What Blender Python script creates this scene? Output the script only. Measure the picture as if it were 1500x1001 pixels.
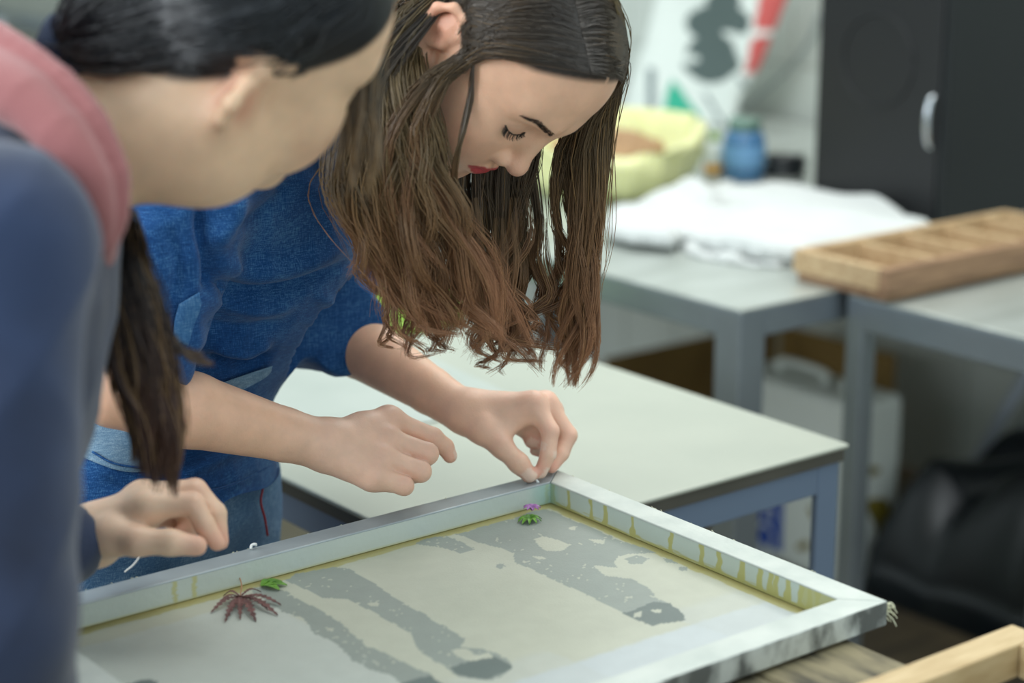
import bpy, bmesh, math, random
import numpy as np
from mathutils import Vector, Matrix

for o in list(bpy.data.objects):
    bpy.data.objects.remove(o, do_unlink=True)
SC = bpy.context.scene
COL = SC.collection
rng = np.random.default_rng(7)
random.seed(7)

# ------------------------------------------------------------------ camera
FPX = 2900.0
TH = math.atan(775 / 2900.0)
CAM = np.array([0.0, 0.0, 1.53])
c_r = np.array([1.0, 0, 0])
c_f = np.array([0, math.cos(TH), -math.sin(TH)])
c_u = np.array([0, math.sin(TH), math.cos(TH)])
cam_d = bpy.data.cameras.new('camera')
cam_d.sensor_width = 36.0
cam_d.lens = FPX / 1500 * 36.0
cam_d.dof.use_dof = True
cam_d.dof.focus_distance = 1.87
cam_d.dof.aperture_fstop = 2.8
cam_d.clip_start = 0.05
cam_o = bpy.data.objects.new('camera', cam_d)
COL.objects.link(cam_o)
cam_o.location = CAM
cam_o.rotation_euler = (math.pi / 2 - TH, 0, 0)
SC.camera = cam_o

# ------------------------------------------------------------------ world, lights, exposure
w = bpy.data.worlds.new('world')
SC.world = w
w.use_nodes = True
w.node_tree.nodes['Background'].inputs[0].default_value = (0.80, 0.93, 0.97, 1)
w.node_tree.nodes['Background'].inputs[1].default_value = 0.85

def area(name, loc, target, size, size_y, power, color):
    l = bpy.data.lights.new(name, 'AREA')
    l.shape = 'RECTANGLE'
    l.size = size
    l.size_y = size_y
    l.energy = power
    l.color = color
    o = bpy.data.objects.new(name, l)
    COL.objects.link(o)
    o.location = loc
    o.rotation_euler = (Vector(target) - Vector(loc)).to_track_quat('-Z', 'Y').to_euler()
    return o

area('ceiling_light', (0.7, 2.7, 3.1), (0.6, 2.7, 0), 2.6, 2.2, 40, (1.0, 0.99, 0.93))
area('rear_fill_light', (1.2, 4.6, 3.0), (1.1, 4.4, 0), 2.4, 1.2, 42, (1.0, 0.99, 0.93))  # added fill to brighten the bench and rear wall, no known lamp there
area('window_light', (-2.6, 0.3, 2.2), (0.1, 2.0, 0.9), 2.2, 1.8, 58, (0.92, 0.97, 1.0))
SC.view_settings.view_transform = 'Standard'
SC.view_settings.look = 'None'
SC.view_settings.gamma = 1.0
SC.view_settings.use_curve_mapping = False
SC.view_settings.exposure = 0.36

# ------------------------------------------------------------------ coordinates of the room
def px(x, y, d):                 # a point seen at pixel x, y at depth d metres
    return CAM + d * (c_f + c_r * (x - 750) / FPX + c_u * (500.5 - y) / FPX)
def onz(x, y, z):
    v = c_f + c_r * (x - 750) / FPX + c_u * (500.5 - y) / FPX
    return CAM + v * ((z - CAM[2]) / v[2])
PHI = math.radians(38.1)
AX = np.array([math.cos(PHI), math.sin(PHI), 0])     # along the back edge of the frame, to the right and away
BX = np.array([math.sin(PHI), -math.cos(PHI), 0])    # towards the viewer, to the right
ORG = np.array([0.044, 1.905, 0.0])                  # far corner of the printing frame
def L(a, b, z):
    return ORG + AX * a + BX * b + np.array([0, 0, z])
def proj(P):
    P = np.asarray(P, float)
    v = P - CAM
    d = v @ c_f
    return np.stack([750 + FPX * (v @ c_r) / d, 500.5 - FPX * (v @ c_u) / d, d], -1)

# ------------------------------------------------------------------ object helpers
def tag(o, label=None, cat=None, group=None, kind=None):
    if label: o['label'] = label
    if cat: o['category'] = cat
    if group: o['group'] = group
    if kind: o['kind'] = kind
    return o
def empty(name, loc, label=None, cat=None, group=None):
    o = bpy.data.objects.new(name, None)
    COL.objects.link(o)
    o.location = loc
    o.empty_display_size = 0.05
    return tag(o, label, cat, group)
def link(name, me, mat=None, parent=None, loc=None):
    o = bpy.data.objects.new(name, me)
    COL.objects.link(o)
    if mat is not None and not me.materials:
        for m in (mat if isinstance(mat, (list, tuple)) else [mat]):
            me.materials.append(m)
    if loc is not None:
        o.location = loc
    if parent is not None:
        o.parent = parent
        # vertices are given in world space: undo the parents' offsets
        off = Vector((0, 0, 0))
        p = parent
        while p is not None:
            off += p.location
            p = p.parent
        if loc is None:
            o.location = -off
        else:
            o.location = Vector(loc) - off
    return o
def mesh(name, verts, faces, mat=None, parent=None, smooth=False, loc=None):
    me = bpy.data.meshes.new(name)
    me.from_pydata([tuple(v) for v in verts], [], [tuple(f) for f in faces])
    me.update()
    if smooth:
        me.polygons.foreach_set('use_smooth', np.ones(len(me.polygons), bool))
    return link(name, me, mat, parent, loc)
def set_attr(o, name, vals):
    me = o.data
    vals = np.asarray(vals, np.float32)
    if vals.ndim == 1:
        at = me.attributes.new(name, 'FLOAT', 'POINT')
        at.data.foreach_set('value', vals)
    else:
        at = me.attributes.new(name, 'FLOAT_COLOR', 'POINT')
        c4 = np.ones((len(vals), 4), np.float32)
        c4[:, :3] = vals
        at.data.foreach_set('color', c4.ravel())
def bm_to(name, bm, mat, parent=None, smooth=False, bevel=0.0, segs=2):
    if bevel > 0:
        bmesh.ops.bevel(bm, geom=bm.edges[:], offset=bevel, segments=segs, affect='EDGES', profile=0.5)
    me = bpy.data.meshes.new(name)
    bm.to_mesh(me)
    bm.free()
    if smooth:
        me.polygons.foreach_set('use_smooth', np.ones(len(me.polygons), bool))
    return link(name, me, mat, parent)
def box8(p):                     # 8 corners: bottom ring then top ring
    bm = bmesh.new()
    v = [bm.verts.new(tuple(q)) for q in p]
    for f in ((3, 2, 1, 0), (4, 5, 6, 7), (0, 1, 5, 4), (1, 2, 6, 5), (2, 3, 7, 6), (3, 0, 4, 7)):
        bm.faces.new([v[i] for i in f])
    bmesh.ops.recalc_face_normals(bm, faces=bm.faces)
    return bm
def abox(name, a0, a1, b0, b1, z0, z1, mat, parent=None, bevel=0.002, segs=2):
    ring = [(a0, b0), (a1, b0), (a1, b1), (a0, b1)]
    return bm_to(name, box8([L(a, b, z0) for a, b in ring] + [L(a, b, z1) for a, b in ring]), mat, parent, False, bevel, segs)
def spline(pts, n):
    P = np.asarray(pts, float)
    m = len(P)
    if m == 2:
        t = np.linspace(0, 1, n)[:, None]
        return P[0] * (1 - t) + P[1] * t
    P2 = np.vstack([2 * P[0] - P[1], P, 2 * P[-1] - P[-2]])
    u = np.linspace(0, m - 1 - 1e-9, n)
    i = u.astype(int)
    f = (u - i)[:, None]
    p0, p1, p2, p3 = P2[i], P2[i + 1], P2[i + 2], P2[i + 3]
    return 0.5 * (2 * p1 + (p2 - p0) * f + (2 * p0 - 5 * p1 + 4 * p2 - p3) * f ** 2 + (3 * p1 - p0 - 3 * p2 + p3) * f ** 3)
def tube_geo(path, rad, sides=8, caps=True):
    path = np.asarray(path, float)
    n = len(path)
    rad = np.broadcast_to(np.asarray(rad, float), (n,))
    T = np.gradient(path, axis=0)
    T /= np.linalg.norm(T, axis=1)[:, None] + 1e-12
    up = np.array([0, 0, 1.0]) if abs(T[0][2]) < 0.9 else np.array([1.0, 0, 0])
    V = []
    N = np.cross(T[0], up)
    for i in range(n):
        N = N - T[i] * (N @ T[i])
        N /= np.linalg.norm(N) + 1e-12
        Bn = np.cross(T[i], N)
        for k in range(sides):
            a = 2 * math.pi * k / sides
            V.append(path[i] + rad[i] * (math.cos(a) * N + math.sin(a) * Bn))
    F = []
    for i in range(n - 1):
        for k in range(sides):
            k2 = (k + 1) % sides
            F.append((i * sides + k, i * sides + k2, (i + 1) * sides + k2, (i + 1) * sides + k))
    if caps:
        F.append(tuple(range(sides))[::-1])
        F.append(tuple((n - 1) * sides + k for k in range(sides)))
    return V, F
def tube(name, path, rad, mat, parent=None, sides=8):
    V, F = tube_geo(path, rad, sides)
    return mesh(name, V, F, mat, parent, True)
def lathe(name, base, prof, mat, parent=None, seg=28, wob=None):
    V, F = [], []
    n = len(prof)
    for i, (r, z) in enumerate(prof):
        for k in range(seg):
            a = 2 * math.pi * k / seg
            rr = r * (1 + (wob(a, i) if wob else 0))
            V.append((base[0] + rr * math.cos(a), base[1] + rr * math.sin(a), base[2] + z))
    for i in range(n - 1):
        for k in range(seg):
            k2 = (k + 1) % seg
            F.append((i * seg + k, i * seg + k2, (i + 1) * seg + k2, (i + 1) * seg + k))
    F.append(tuple(range(seg))[::-1])
    F.append(tuple((n - 1) * seg + k for k in range(seg)))
    return mesh(name, V, F, mat, parent, True)

# ------------------------------------------------------------------ materials
MATS = {}
def mat(name, color=(.8, .8, .8), rough=.6, metal=0.0, var=0.0, scale=8.0, color2=None, bump=0.0, bscale=60.0,
        attr=None, sss=0.0, sssr=(1, .35, .2), spec=.5, stretch=(1, 1, 1), trans=0.0, alpha=1.0, sheen=0.0, coat=0.0, contrast=(.35, .65), detail=5.0):
    if name in MATS:
        return MATS[name]
    m = bpy.data.materials.new(name)
    m.use_nodes = True
    nt = m.node_tree
    b = nt.nodes['Principled BSDF']
    b.inputs['Base Color'].default_value = (*color, 1)
    b.inputs['Roughness'].default_value = rough
    b.inputs['Metallic'].default_value = metal
    b.inputs['Specular IOR Level'].default_value = spec
    b.inputs['Transmission Weight'].default_value = trans
    b.inputs['Alpha'].default_value = alpha
    b.inputs['Sheen Weight'].default_value = sheen
    b.inputs['Coat Weight'].default_value = coat
    if sss > 0:
        b.inputs['Subsurface Weight'].default_value = sss
        b.inputs['Subsurface Radius'].default_value = sssr
        b.inputs['Subsurface Scale'].default_value = 0.006
    src = None
    tc = nt.nodes.new('ShaderNodeTexCoord')
    mp = nt.nodes.new('ShaderNodeMapping')
    mp.inputs['Scale'].default_value = stretch
    mp0 = nt.nodes.new('ShaderNodeMapping')
    mp0.inputs['Rotation'].default_value = (0, 0, -PHI)
    nt.links.new(tc.outputs['Object'], mp0.inputs['Vector'])
    nt.links.new(mp0.outputs['Vector'], mp.inputs['Vector'])
    if attr:
        at = nt.nodes.new('ShaderNodeAttribute')
        at.attribute_name = attr
        src = at.outputs['Color']
        nt.links.new(src, b.inputs['Base Color'])
    if var > 0 or color2:
        n = nt.nodes.new('ShaderNodeTexNoise')
        n.inputs['Scale'].default_value = scale
        n.inputs['Detail'].default_value = detail
        nt.links.new(mp.outputs['Vector'], n.inputs['Vector'])
        rp = nt.nodes.new('ShaderNodeValToRGB')
        c2 = color2 if color2 else tuple(min(1, c * (1 - var)) for c in color)
        rp.color_ramp.elements[0].position = contrast[0]
        rp.color_ramp.elements[1].position = contrast[1]
        if attr:
            rp.color_ramp.elements[0].color = (1 - var, 1 - var, 1 - var, 1)
            rp.color_ramp.elements[1].color = (1, 1, 1, 1)
            mx = nt.nodes.new('ShaderNodeMix')
            mx.data_type = 'RGBA'
            mx.blend_type = 'MULTIPLY'
            mx.inputs['Factor'].default_value = 1
            nt.links.new(n.outputs['Fac'], rp.inputs['Fac'])
            nt.links.new(src, mx.inputs[6])
            nt.links.new(rp.outputs['Color'], mx.inputs[7])
            nt.links.new(mx.outputs[2], b.inputs['Base Color'])
        else:
            rp.color_ramp.elements[0].color = (*c2, 1)
            rp.color_ramp.elements[1].color = (*color, 1)
            nt.links.new(n.outputs['Fac'], rp.inputs['Fac'])
            nt.links.new(rp.outputs['Color'], b.inputs['Base Color'])
    if bump > 0:
        n2 = nt.nodes.new('ShaderNodeTexNoise')
        n2.inputs['Scale'].default_value = bscale
        n2.inputs['Detail'].default_value = 4
        nt.links.new(mp.outputs['Vector'], n2.inputs['Vector'])
        bp = nt.nodes.new('ShaderNodeBump')
        bp.inputs['Strength'].default_value = bump
        bp.inputs['Distance'].default_value = 0.002
        nt.links.new(n2.outputs['Fac'], bp.inputs['Height'])
        nt.links.new(bp.outputs['Normal'], b.inputs['Normal'])
    MATS[name] = m
    return m
def S(r, g, b):                  # sRGB 0-255 to linear
    return tuple((c / 255 / 12.92 if c / 255 <= .04045 else ((c / 255 + .055) / 1.055) ** 2.4) for c in (r, g, b))

mat('tile', S(202, 208, 201), .25, var=.06, scale=3)
mat('grout', S(176, 180, 170), .9, var=.15, scale=20)
mat('floorwood', S(120, 104, 80), .7, color2=S(84, 74, 60), scale=5, stretch=(1, 6, 1), bump=.2)
mat('steel', S(150, 160, 168), .38, metal=.75, var=.15, scale=6, bump=.05, bscale=120)
mat('steel_blue', S(116, 134, 158), .45, metal=.35, var=.08, scale=4)
mat('steel_dark', S(92, 90, 82), .5, metal=.3, var=.2, scale=10)
mat('steel_top', S(186, 192, 187), .36, metal=.4, color2=S(166, 172, 166), scale=5, stretch=(1, 3, 1))
mat('cream_top', S(178, 182, 169), .36, metal=.0, color2=S(166, 171, 159), scale=3.5, bump=.06, bscale=14)
mat('sheet', S(178, 185, 178), .3, color2=S(170, 178, 171), scale=7, bump=.05, bscale=10)
mat('oldwood', S(136, 126, 98), .75, color2=S(58, 54, 44), scale=26, stretch=(1.6, .35, 3), bump=.5, bscale=40, contrast=(.38, .6))
mat('newwood', S(204, 180, 138), .6, color2=S(182, 155, 112), scale=10, stretch=(2, 9, 9), bump=.1)
mat('traywood', S(196, 170, 132), .6, color2=S(172, 142, 104), scale=14, stretch=(1, 5, 9), bump=.1)
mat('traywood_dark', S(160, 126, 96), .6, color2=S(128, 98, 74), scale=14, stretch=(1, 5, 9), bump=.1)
mat('whitecloth', S(202, 205, 203), .9, var=.05, scale=12, bump=.35, bscale=260, sheen=.2)
mat('clothedge', S(180, 172, 140), .9, var=.2, scale=40)
mat('black_cab', S(15, 22, 26), .55, var=.15, scale=4)
mat('black_cab_warm', S(17, 19, 22), .5, var=.1, scale=4)
mat('black_plastic', S(20, 26, 31), .32, var=.3, scale=8)
mat('chrome', S(200, 205, 210), .2, metal=1)
mat('card', S(146, 118, 66), .85, color2=S(126, 100, 54), scale=5, bump=.1)
mat('yellow_plastic', S(226, 226, 168), .35, var=.08, scale=5, sss=.3, sssr=(1, 1, .4), bump=.5, bscale=16)
mat('brown_paper', S(176, 142, 106), .8, var=.25, scale=12, bump=.3)
mat('blue_jar', S(96, 148, 196), .25, var=.2, scale=8, trans=.25)
mat('green_lid', S(104, 134, 122), .4, var=.1)
mat('orange_label', S(220, 160, 50), .5)
mat('white_plastic', S(222, 228, 222), .35, var=.06, scale=6, sss=.2, sssr=(1, 1, 1))
mat('blue_print', S(24, 74, 170), .5)
mat('stain', S(140, 126, 48), .5, var=.3, scale=20)
mat('lime', S(146, 180, 72), .5)
mat('beige', S(190, 184, 160), .7, var=.1)
mat('bagprint', attr='col', rough=.45, bump=.2, bscale=12)
mat('greycable', S(150, 160, 160), .5)
# ------------------------------------------------------------------ the room: floor and tiled wall
mesh('floor', [L(-7, 3, 0), L(2.40, 3, 0), L(2.40, -7, 0), L(-7, -7, 0), L(-7, 3, -.05), L(2.40, 3, -.05), L(2.40, -7, -.05), L(-7, -7, -.05)],
     [(0, 1, 2, 3), (7, 6, 5, 4), (0, 4, 5, 1), (1, 5, 6, 2), (2, 6, 7, 3), (3, 7, 4, 0)], MATS['floorwood'])
bpy.data.objects['floor']['kind'] = 'structure'
WALL_A = 2.345
wall = abox('wall_back', WALL_A + .006, WALL_A + .13, -7, 3, 0, 2.9, MATS['grout'], bevel=0)
wall['kind'] = 'structure'
wl_ = abox('wall_left', -7, WALL_A + .0055, -7.0, -6.88, 0, 2.9, mat('paint', S(206, 210, 204), .8, var=.04, scale=2), bevel=0)
wl_['kind'] = 'structure'
tw, thh = .20, .31
tbm = box8([(0, .002, .002), (0.012, .002, .002), (0.012, tw - .002, .002), (0, tw - .002, .002),
            (0, .002, thh - .002), (0.012, .002, thh - .002), (0.012, tw - .002, thh - .002), (0, tw - .002, thh - .002)])
bmesh.ops.bevel(tbm, geom=tbm.edges[:], offset=.0015, segments=1, affect='EDGES')
tme = bpy.data.meshes.new('tile')
tbm.to_mesh(tme)
tbm.free()
tme.materials.append(MATS['tile'])
for i in range(17):              # the stretch of wall that can be told apart into tiles
    for j in range(8):
        o = link('tile', tme, None, wall, loc=L(WALL_A, -.35 - i * tw, .0 + j * thh))
        o.rotation_euler = (0, 0, PHI)

# ------------------------------------------------------------------ tables
def steel_table(name, a0, a1, b0, b1, z, label, top_m, apron_m, leg_m, apron_h=.05, leg=.04, top_t=.012, over=.0, rim=None, rim_h=.02, leg_b=None):
    lb = leg if leg_b is None else leg_b
    t = empty(name, L((a0 + a1) / 2, (b0 + b1) / 2, 0), label, 'table')
    abox('table_top', a0, a1, b0, b1, z - top_t, z, top_m, t, .003)
    i = over
    zt = z - top_t
    if rim is not None:
        abox('rim', a0 + .004, a1 - .004, b0 + .004, b1 - .004, z - top_t - rim_h, zt, rim, t, .001)
        zt -= rim_h
    for bb in (b0 + i, b1 - i - .03):
        abox('apron', a0 + i + leg, a1 - i - leg, bb, bb + .03, zt - apron_h, zt, apron_m, t, .002)
    for aa in (a0 + i, a1 - i - .03):
        abox('apron', aa, aa + .03, b0 + i + leg, b1 - i - leg, zt - apron_h, zt, apron_m, t, .002)
    for aa in (a0 + i, a1 - i - leg):
        for bb in (b0 + i, b1 - i - lb):
            abox('leg', aa, aa + leg, bb, bb + lb, 0, zt, leg_m, t, .002)
    return t

T1 = L(0, 0, 0)
c = onz(1245, 650, .80)
ca, cb = (c - ORG)[:2] @ AX[:2], (c - ORG)[:2] @ BX[:2]
mt = steel_table('metal_table', ca - .60, ca, cb - .74, cb, .80, 'low metal table with a cream top and blue grey legs behind the printing frame',
                 MATS['cream_top'], MATS['steel_blue'], MATS['steel_blue'], apron_h=.036, leg=.036, top_t=.006, over=.008, rim=MATS['steel_dark'], rim_h=.016, leg_b=.010)
for bb in (cb - .19, cb - .36, cb - .60):
    V, F = tube_geo([L(ca - .592 - .001, bb, .762), L(ca - .600, bb, .762)], .005, 10)
    mesh('bolt', V, F, MATS['chrome'], mt, True)
# thin sheet lying on the metal table
sh = []
for a, b in ((ca - .56, cb - .40), (ca - .20, cb - .36), (ca - .16, cb - .72), (ca - .53, cb - .72)):
    sh.append((a, b))
bm_to('plastic_sheet', box8([L(a, b, .8004) for a, b in sh] + [L(a, b, .8024) for a, b in sh]), MATS['sheet'], None, False, .0006, 1)
tag(bpy.data.objects['plastic_sheet'], 'thin pale grey sheet lying on the cream metal table top', 'sheet')

bc = onz(1085, 455, .80)
ba, bb_ = (bc - ORG)[:2] @ AX[:2], (bc - ORG)[:2] @ BX[:2]
bench = steel_table('steel_bench', ba, 2.30, bb_ - 2.2, bb_, .80, 'brushed steel bench carrying the white cloth by the tiled wall',
                    MATS['steel_top'], MATS['steel'], MATS['steel'], apron_h=.045, leg=.055, top_t=.004)
t2 = steel_table('steel_table', 1.085, 1.64, bb_ + .012, bb_ + 1.3, .795, 'steel table under the end of the wooden compartment tray',
                 MATS['steel_top'], MATS['steel'], MATS['steel'], apron_h=.05, leg=.034, top_t=.004)

# wooden work table under the printing frame
wt = empty('wooden_table', L(-.35, .2, 0), 'worn dark wooden plank table under the printing frame', 'table')
edges_b = [-.02]
while edges_b[-1] < .95:
    edges_b.append(edges_b[-1] + .118)
pa0 = -.78
aw = [-.64, -.52, -.40, -.245, -.135, -.025]
for i in range(len(aw) - 1):
    abox('plank', aw[i] + .001, aw[i + 1] - .001, .02, .95, .826 + .0015 * (i % 2), .8525 + .001 * (i % 3), MATS['oldwood'], wt, .003, 1)
for aa in (-.63, -.09):
    for bb in (.05, .86):
        abox('leg', aa, aa + .055, bb, bb + .055, 0, .826, MATS['oldwood'], wt, .004, 1)
abox('edge_rail', -.02, .012, .30, .93, .80, .822, MATS['steel'], wt, .002)
for bb in (.06, .88):
    abox('apron', -.57, -.09, bb, bb + .025, .74, .826, MATS['oldwood'], wt, .002, 1)

# light wooden frame at the front of the work table
wf = empty('picture_frame', L(-.3, .7, .856), 'bare light wood frame lying beside the printing frame', 'frame')
abox('rail', -.62, .050, .533, .563, .8545, .884, MATS['newwood'], wf, .002)
abox('rail', -.62, .050, .86, .89, .8545, .884, MATS['newwood'], wf, .002)
abox('rail', .0205, .0495, .5635, .8595, .8545, .884, MATS['newwood'], wf, .002)
abox('rail', -.6195, -.5905, .5635, .8595, .8545, .884, MATS['newwood'], wf, .002)
# ------------------------------------------------------------------ the screen printing frame
mat('alu', S(178, 187, 190), .42, metal=.35, color2=S(160, 169, 173), scale=16, stretch=(1, 1, 1), bump=.15, bscale=90)
mat('alu_white', S(204, 209, 202), .6, metal=.0, color2=S(186, 193, 187), scale=22, bump=.3, bscale=150)
mat('alu_worn', S(214, 220, 216), .55, metal=.3, color2=S(108, 112, 110), scale=34, contrast=(.42, .62), stretch=(1, 1, .6), bump=.4, bscale=90)
mat('screen', attr='col', rough=.5, var=.04, scale=60, bump=.15, bscale=500)
mat('glue', attr='col', rough=.35, bump=.3, bscale=120)
mat('fray', S(224, 224, 196), .8)
A0, A1, B0, B1, BW = -.605, .014, -.014, .431, .028
ZB, ZT = .8575, .880
fr = empty('printing_frame', L((A0 + A1) / 2, (B0 + B1) / 2, .853), 'silk screen printing frame with an aluminium rim and stencilled mesh on the wooden table', 'frame')
def bar(o4, m):
    return bm_to('frame_bar', box8([L(a, b, ZB) for a, b in o4] + [L(a, b, ZT) for a, b in o4]), m, fr, False, .0012, 2)
g = .0003
bar([(A0, B0), (A1, B0), (A1 - BW - .002 - g, B0 + BW - .002), (A0 + BW + g, B0 + BW - .002)], [MATS['alu']])
bar([(A1, B0 + g), (A1, B1 - g), (A1 - BW - .002, B1 - BW - .002 - g), (A1 - BW - .002, B0 + BW - .002 + g)], [MATS['alu_white']])
fb = bar([(A1 - g, B1), (A0 + g, B1), (A0 + BW, B1 - BW - .002), (A1 - BW - .002, B1 - BW - .002)], [MATS['alu_white'], MATS['alu_worn']])
bar([(A0, B1 - g), (A0, B0 + g), (A0 + BW, B0 + BW - .002 + g), (A0 + BW, B1 - BW - .002 - g)], [MATS['alu_white']])
for p in fb.data.polygons:
    if p.normal.dot(Vector(BX)) > .6:
        p.material_index = 1
I_A0, I_A1, I_B0, I_B1 = A0 + BW, A1 - BW - .002, B0 + BW - .002, B1 - BW - .002

def vnoise(x, y, s, seed=0):     # smooth value noise for wear and stencil edges
    r = np.random.default_rng(seed)
    G = r.random((256, 256))
    X, Y = x * s, y * s
    i, j = np.floor(X).astype(int), np.floor(Y).astype(int)
    u, v = X - i, Y - j
    u, v = u * u * (3 - 2 * u), v * v * (3 - 2 * v)
    g_ = lambda a, b: G[a % 256, b % 256]
    return (g_(i, j) * (1 - u) + g_(i + 1, j) * u) * (1 - v) + (g_(i, j + 1) * (1 - u) + g_(i + 1, j + 1) * u) * v
def inpoly(x, y, poly):
    ins = np.zeros(x.shape, bool)
    n = len(poly)
    for i in range(n):
        x0, y0 = poly[i]
        x1, y1 = poly[(i + 1) % n]
        c_ = ((y0 > y) != (y1 > y))
        with np.errstate(divide='ignore', invalid='ignore'):
            xi = (x1 - x0) * (y - y0) / (y1 - y0 + 1e-12) + x0
        ins ^= c_ & (x < xi)
    return ins
z1 = lambda pts: [(80 + x * .4533, 700 + y * .4533) for x, y in pts]
z2 = lambda pts: [(580 + x * .5067, 700 + y * .5067) for x, y in pts]
def to_ab(pts):                  # stencil outlines as flat shapes on the mesh, in frame coordinates
    out = []
    for x, y in pts:
        q = onz(x, y, .8585) - ORG
        out.append((q @ AX, q @ BX))
    return out
GREY = [to_ab(p) for p in (
    z1([(640, 350), (740, 360), (800, 395), (930, 470), (1010, 540), (1210, 630), (1260, 690), (1180, 700), (1130, 664), (1090, 640), (960, 590), (930, 545), (830, 490), (800, 450), (730, 430), (640, 370)]),
    z1([(900, 283), (950, 290), (1110, 390), (1220, 455), (1330, 515), (1310, 545), (1380, 550), (1460, 580), (1490, 605), (1420, 650), (1310, 640), (1270, 615), (1180, 560), (1150, 500), (1080, 460), (1050, 440), (990, 410), (940, 390), (870, 385), (800, 355), (745, 330), (780, 310)]),
    z1([(1165, 210), (1200, 195), (1270, 185), (1320, 205), (1360, 230), (1320, 240), (1240, 222)]),
    z2([(175, 160), (350, 110), (430, 88), (480, 105), (560, 140), (640, 175), (760, 215), (700, 215), (640, 225), (630, 240), (640, 255), (570, 250), (600, 280), (680, 290), (740, 320), (750, 350), (800, 360), (830, 390), (830, 405), (740, 425), (660, 390), (560, 340), (440, 285), (350, 245), (340, 215), (250, 185)]),
    z2([(290, 248), (310, 246), (322, 254), (305, 260), (290, 256)]), z2([(665, 232), (700, 222), (730, 232), (715, 246), (680, 246)]),
    z2([(815, 256), (840, 254), (846, 264), (822, 266)]), z2([(770, 230), (800, 236), (812, 246), (780, 242)]),
    z1([(230, 664), (300, 645), (330, 655), (345, 690), (200, 700)]))]
DARK = [to_ab(p) for p in (
    z1([(1270, 612), (1340, 585), (1420, 575), (1490, 605), (1400, 648), (1330, 640)]), z2([(655, 390), (740, 355), (800, 360), (830, 385), (835, 408), (740, 426)]),
    z1([(230, 664), (300, 645), (330, 655), (345, 690), (200, 700)]), z1([(1120, 664), (1210, 636), (1300, 690), (1130, 700)]))]
HOLE = [to_ab(p) for p in (
    z2([(398, 175), (420, 166), (470, 178), (500, 190), (480, 208), (440, 208), (415, 195)]), z2([(395, 222), (425, 222), (430, 232), (405, 232)]),
    z2([(560, 175), (605, 178), (600, 188), (572, 185)]), z2([(500, 140), (525, 138), (522, 150), (503, 148)]),
    z2([(680, 388), (712, 380), (700, 398), (684, 398)]), z2([(735, 376), (770, 376), (765, 386), (740, 384)]),
    z1([(1010, 400), (1040, 398), (1045, 410), (1018, 410)]), z1([(1285, 555), (1330, 550), (1370, 575), (1400, 560), (1410, 580), (1340, 590), (1300, 575)]),
    z1([(870, 480), (900, 486), (895, 494), (875, 490)]))]
st = .0018
na, nb = int((I_A1 - I_A0 + .012) / st), int((I_B1 - I_B0 + .012) / st)
ga = np.linspace(I_A0 - .006, I_A1 + .006, na)
gb = np.linspace(I_B0 - .006, I_B1 + .006, nb)
GA, GB = np.meshgrid(ga, gb, indexing='ij')
wa = GA + (vnoise(GA, GB, 60, 1) - .5) * .004 + (vnoise(GA, GB, 200, 2) - .5) * .0022
wb = GB + (vnoise(GA, GB, 60, 3) - .5) * .004 + (vnoise(GA, GB, 200, 4) - .5) * .0022
col = np.zeros(GA.shape + (3,))
cream, white, yell = np.array(S(204, 206, 188)), np.array(S(208, 216, 218)), np.array(S(190, 182, 118))
col[:] = cream
n3 = vnoise(GA, GB, 28, 5)[..., None]
col = col * (.96 + .05 * n3)
def blend(m, c_):
    global col
    col = col * (1 - m[..., None]) + np.array(c_) * m[..., None]
sstep = lambda x, e0, e1: (lambda t: t * t * (3 - 2 * t))(np.clip((x - e0) / (e1 - e0), 0, 1))
blend(.75 * sstep(-wa, .372, .378) * sstep(wb, .045, .05), S(205, 212, 206))              # coated panel at the left end
blend(.95 * sstep(wb - .02 * (GA + .2), .322, .328), white)                                # coated strip along the front
blend(.8 * sstep(wb - .02 * (GA + .2), .285, .30) * sstep(-wa, .0, .02) * (vnoise(GA, GB, 14, 9) > .35) * .5, S(204, 210, 206))
d_edge = np.minimum(np.minimum(I_A1 - wa, wb - I_B0), np.minimum(wa - I_A0, 9))
blend(.9 * (1 - sstep(d_edge, .011, .0135)) * (wb < .37), yell)
blend(.5 * (1 - sstep(d_edge, .004, .008)) * (wb < .37), S(176, 160, 90))
hol = np.zeros(GA.shape, bool)
for p in HOLE: hol |= inpoly(wa, wb, p)
spk = vnoise(GA, GB, 300, 11) > .86
for p in GREY:
    blend((inpoly(wa, wb, p) & ~hol & ~(spk & (vnoise(GA, GB, 60, 12) > .55))) * 1.0, np.array(S(160, 168, 160)))
for p in DARK:
    blend((inpoly(wa, wb, p) & ~hol) * 1.0, np.array(S(116, 128, 124)))
n_ = vnoise(GA, GB, 90, 15)[..., None]
col = np.clip(col * (.985 + .03 * n_) * .80, 0, 1)
V = ORG + GA[..., None] * AX + GB[..., None] * BX + np.array([0, 0, .8573])
idx = np.arange(na * nb).reshape(na, nb)
F = np.stack([idx[:-1, :-1], idx[:-1, 1:], idx[1:, 1:], idx[1:, :-1]], -1).reshape(-1, 4)
scr = mesh('screen_mesh', V.reshape(-1, 3), F[:, ::-1].tolist(), MATS['screen'], fr)
set_attr(scr, 'col', col.reshape(-1, 3))
scr['label'] = 'stretched screen mesh with grey stencil patches'

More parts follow.
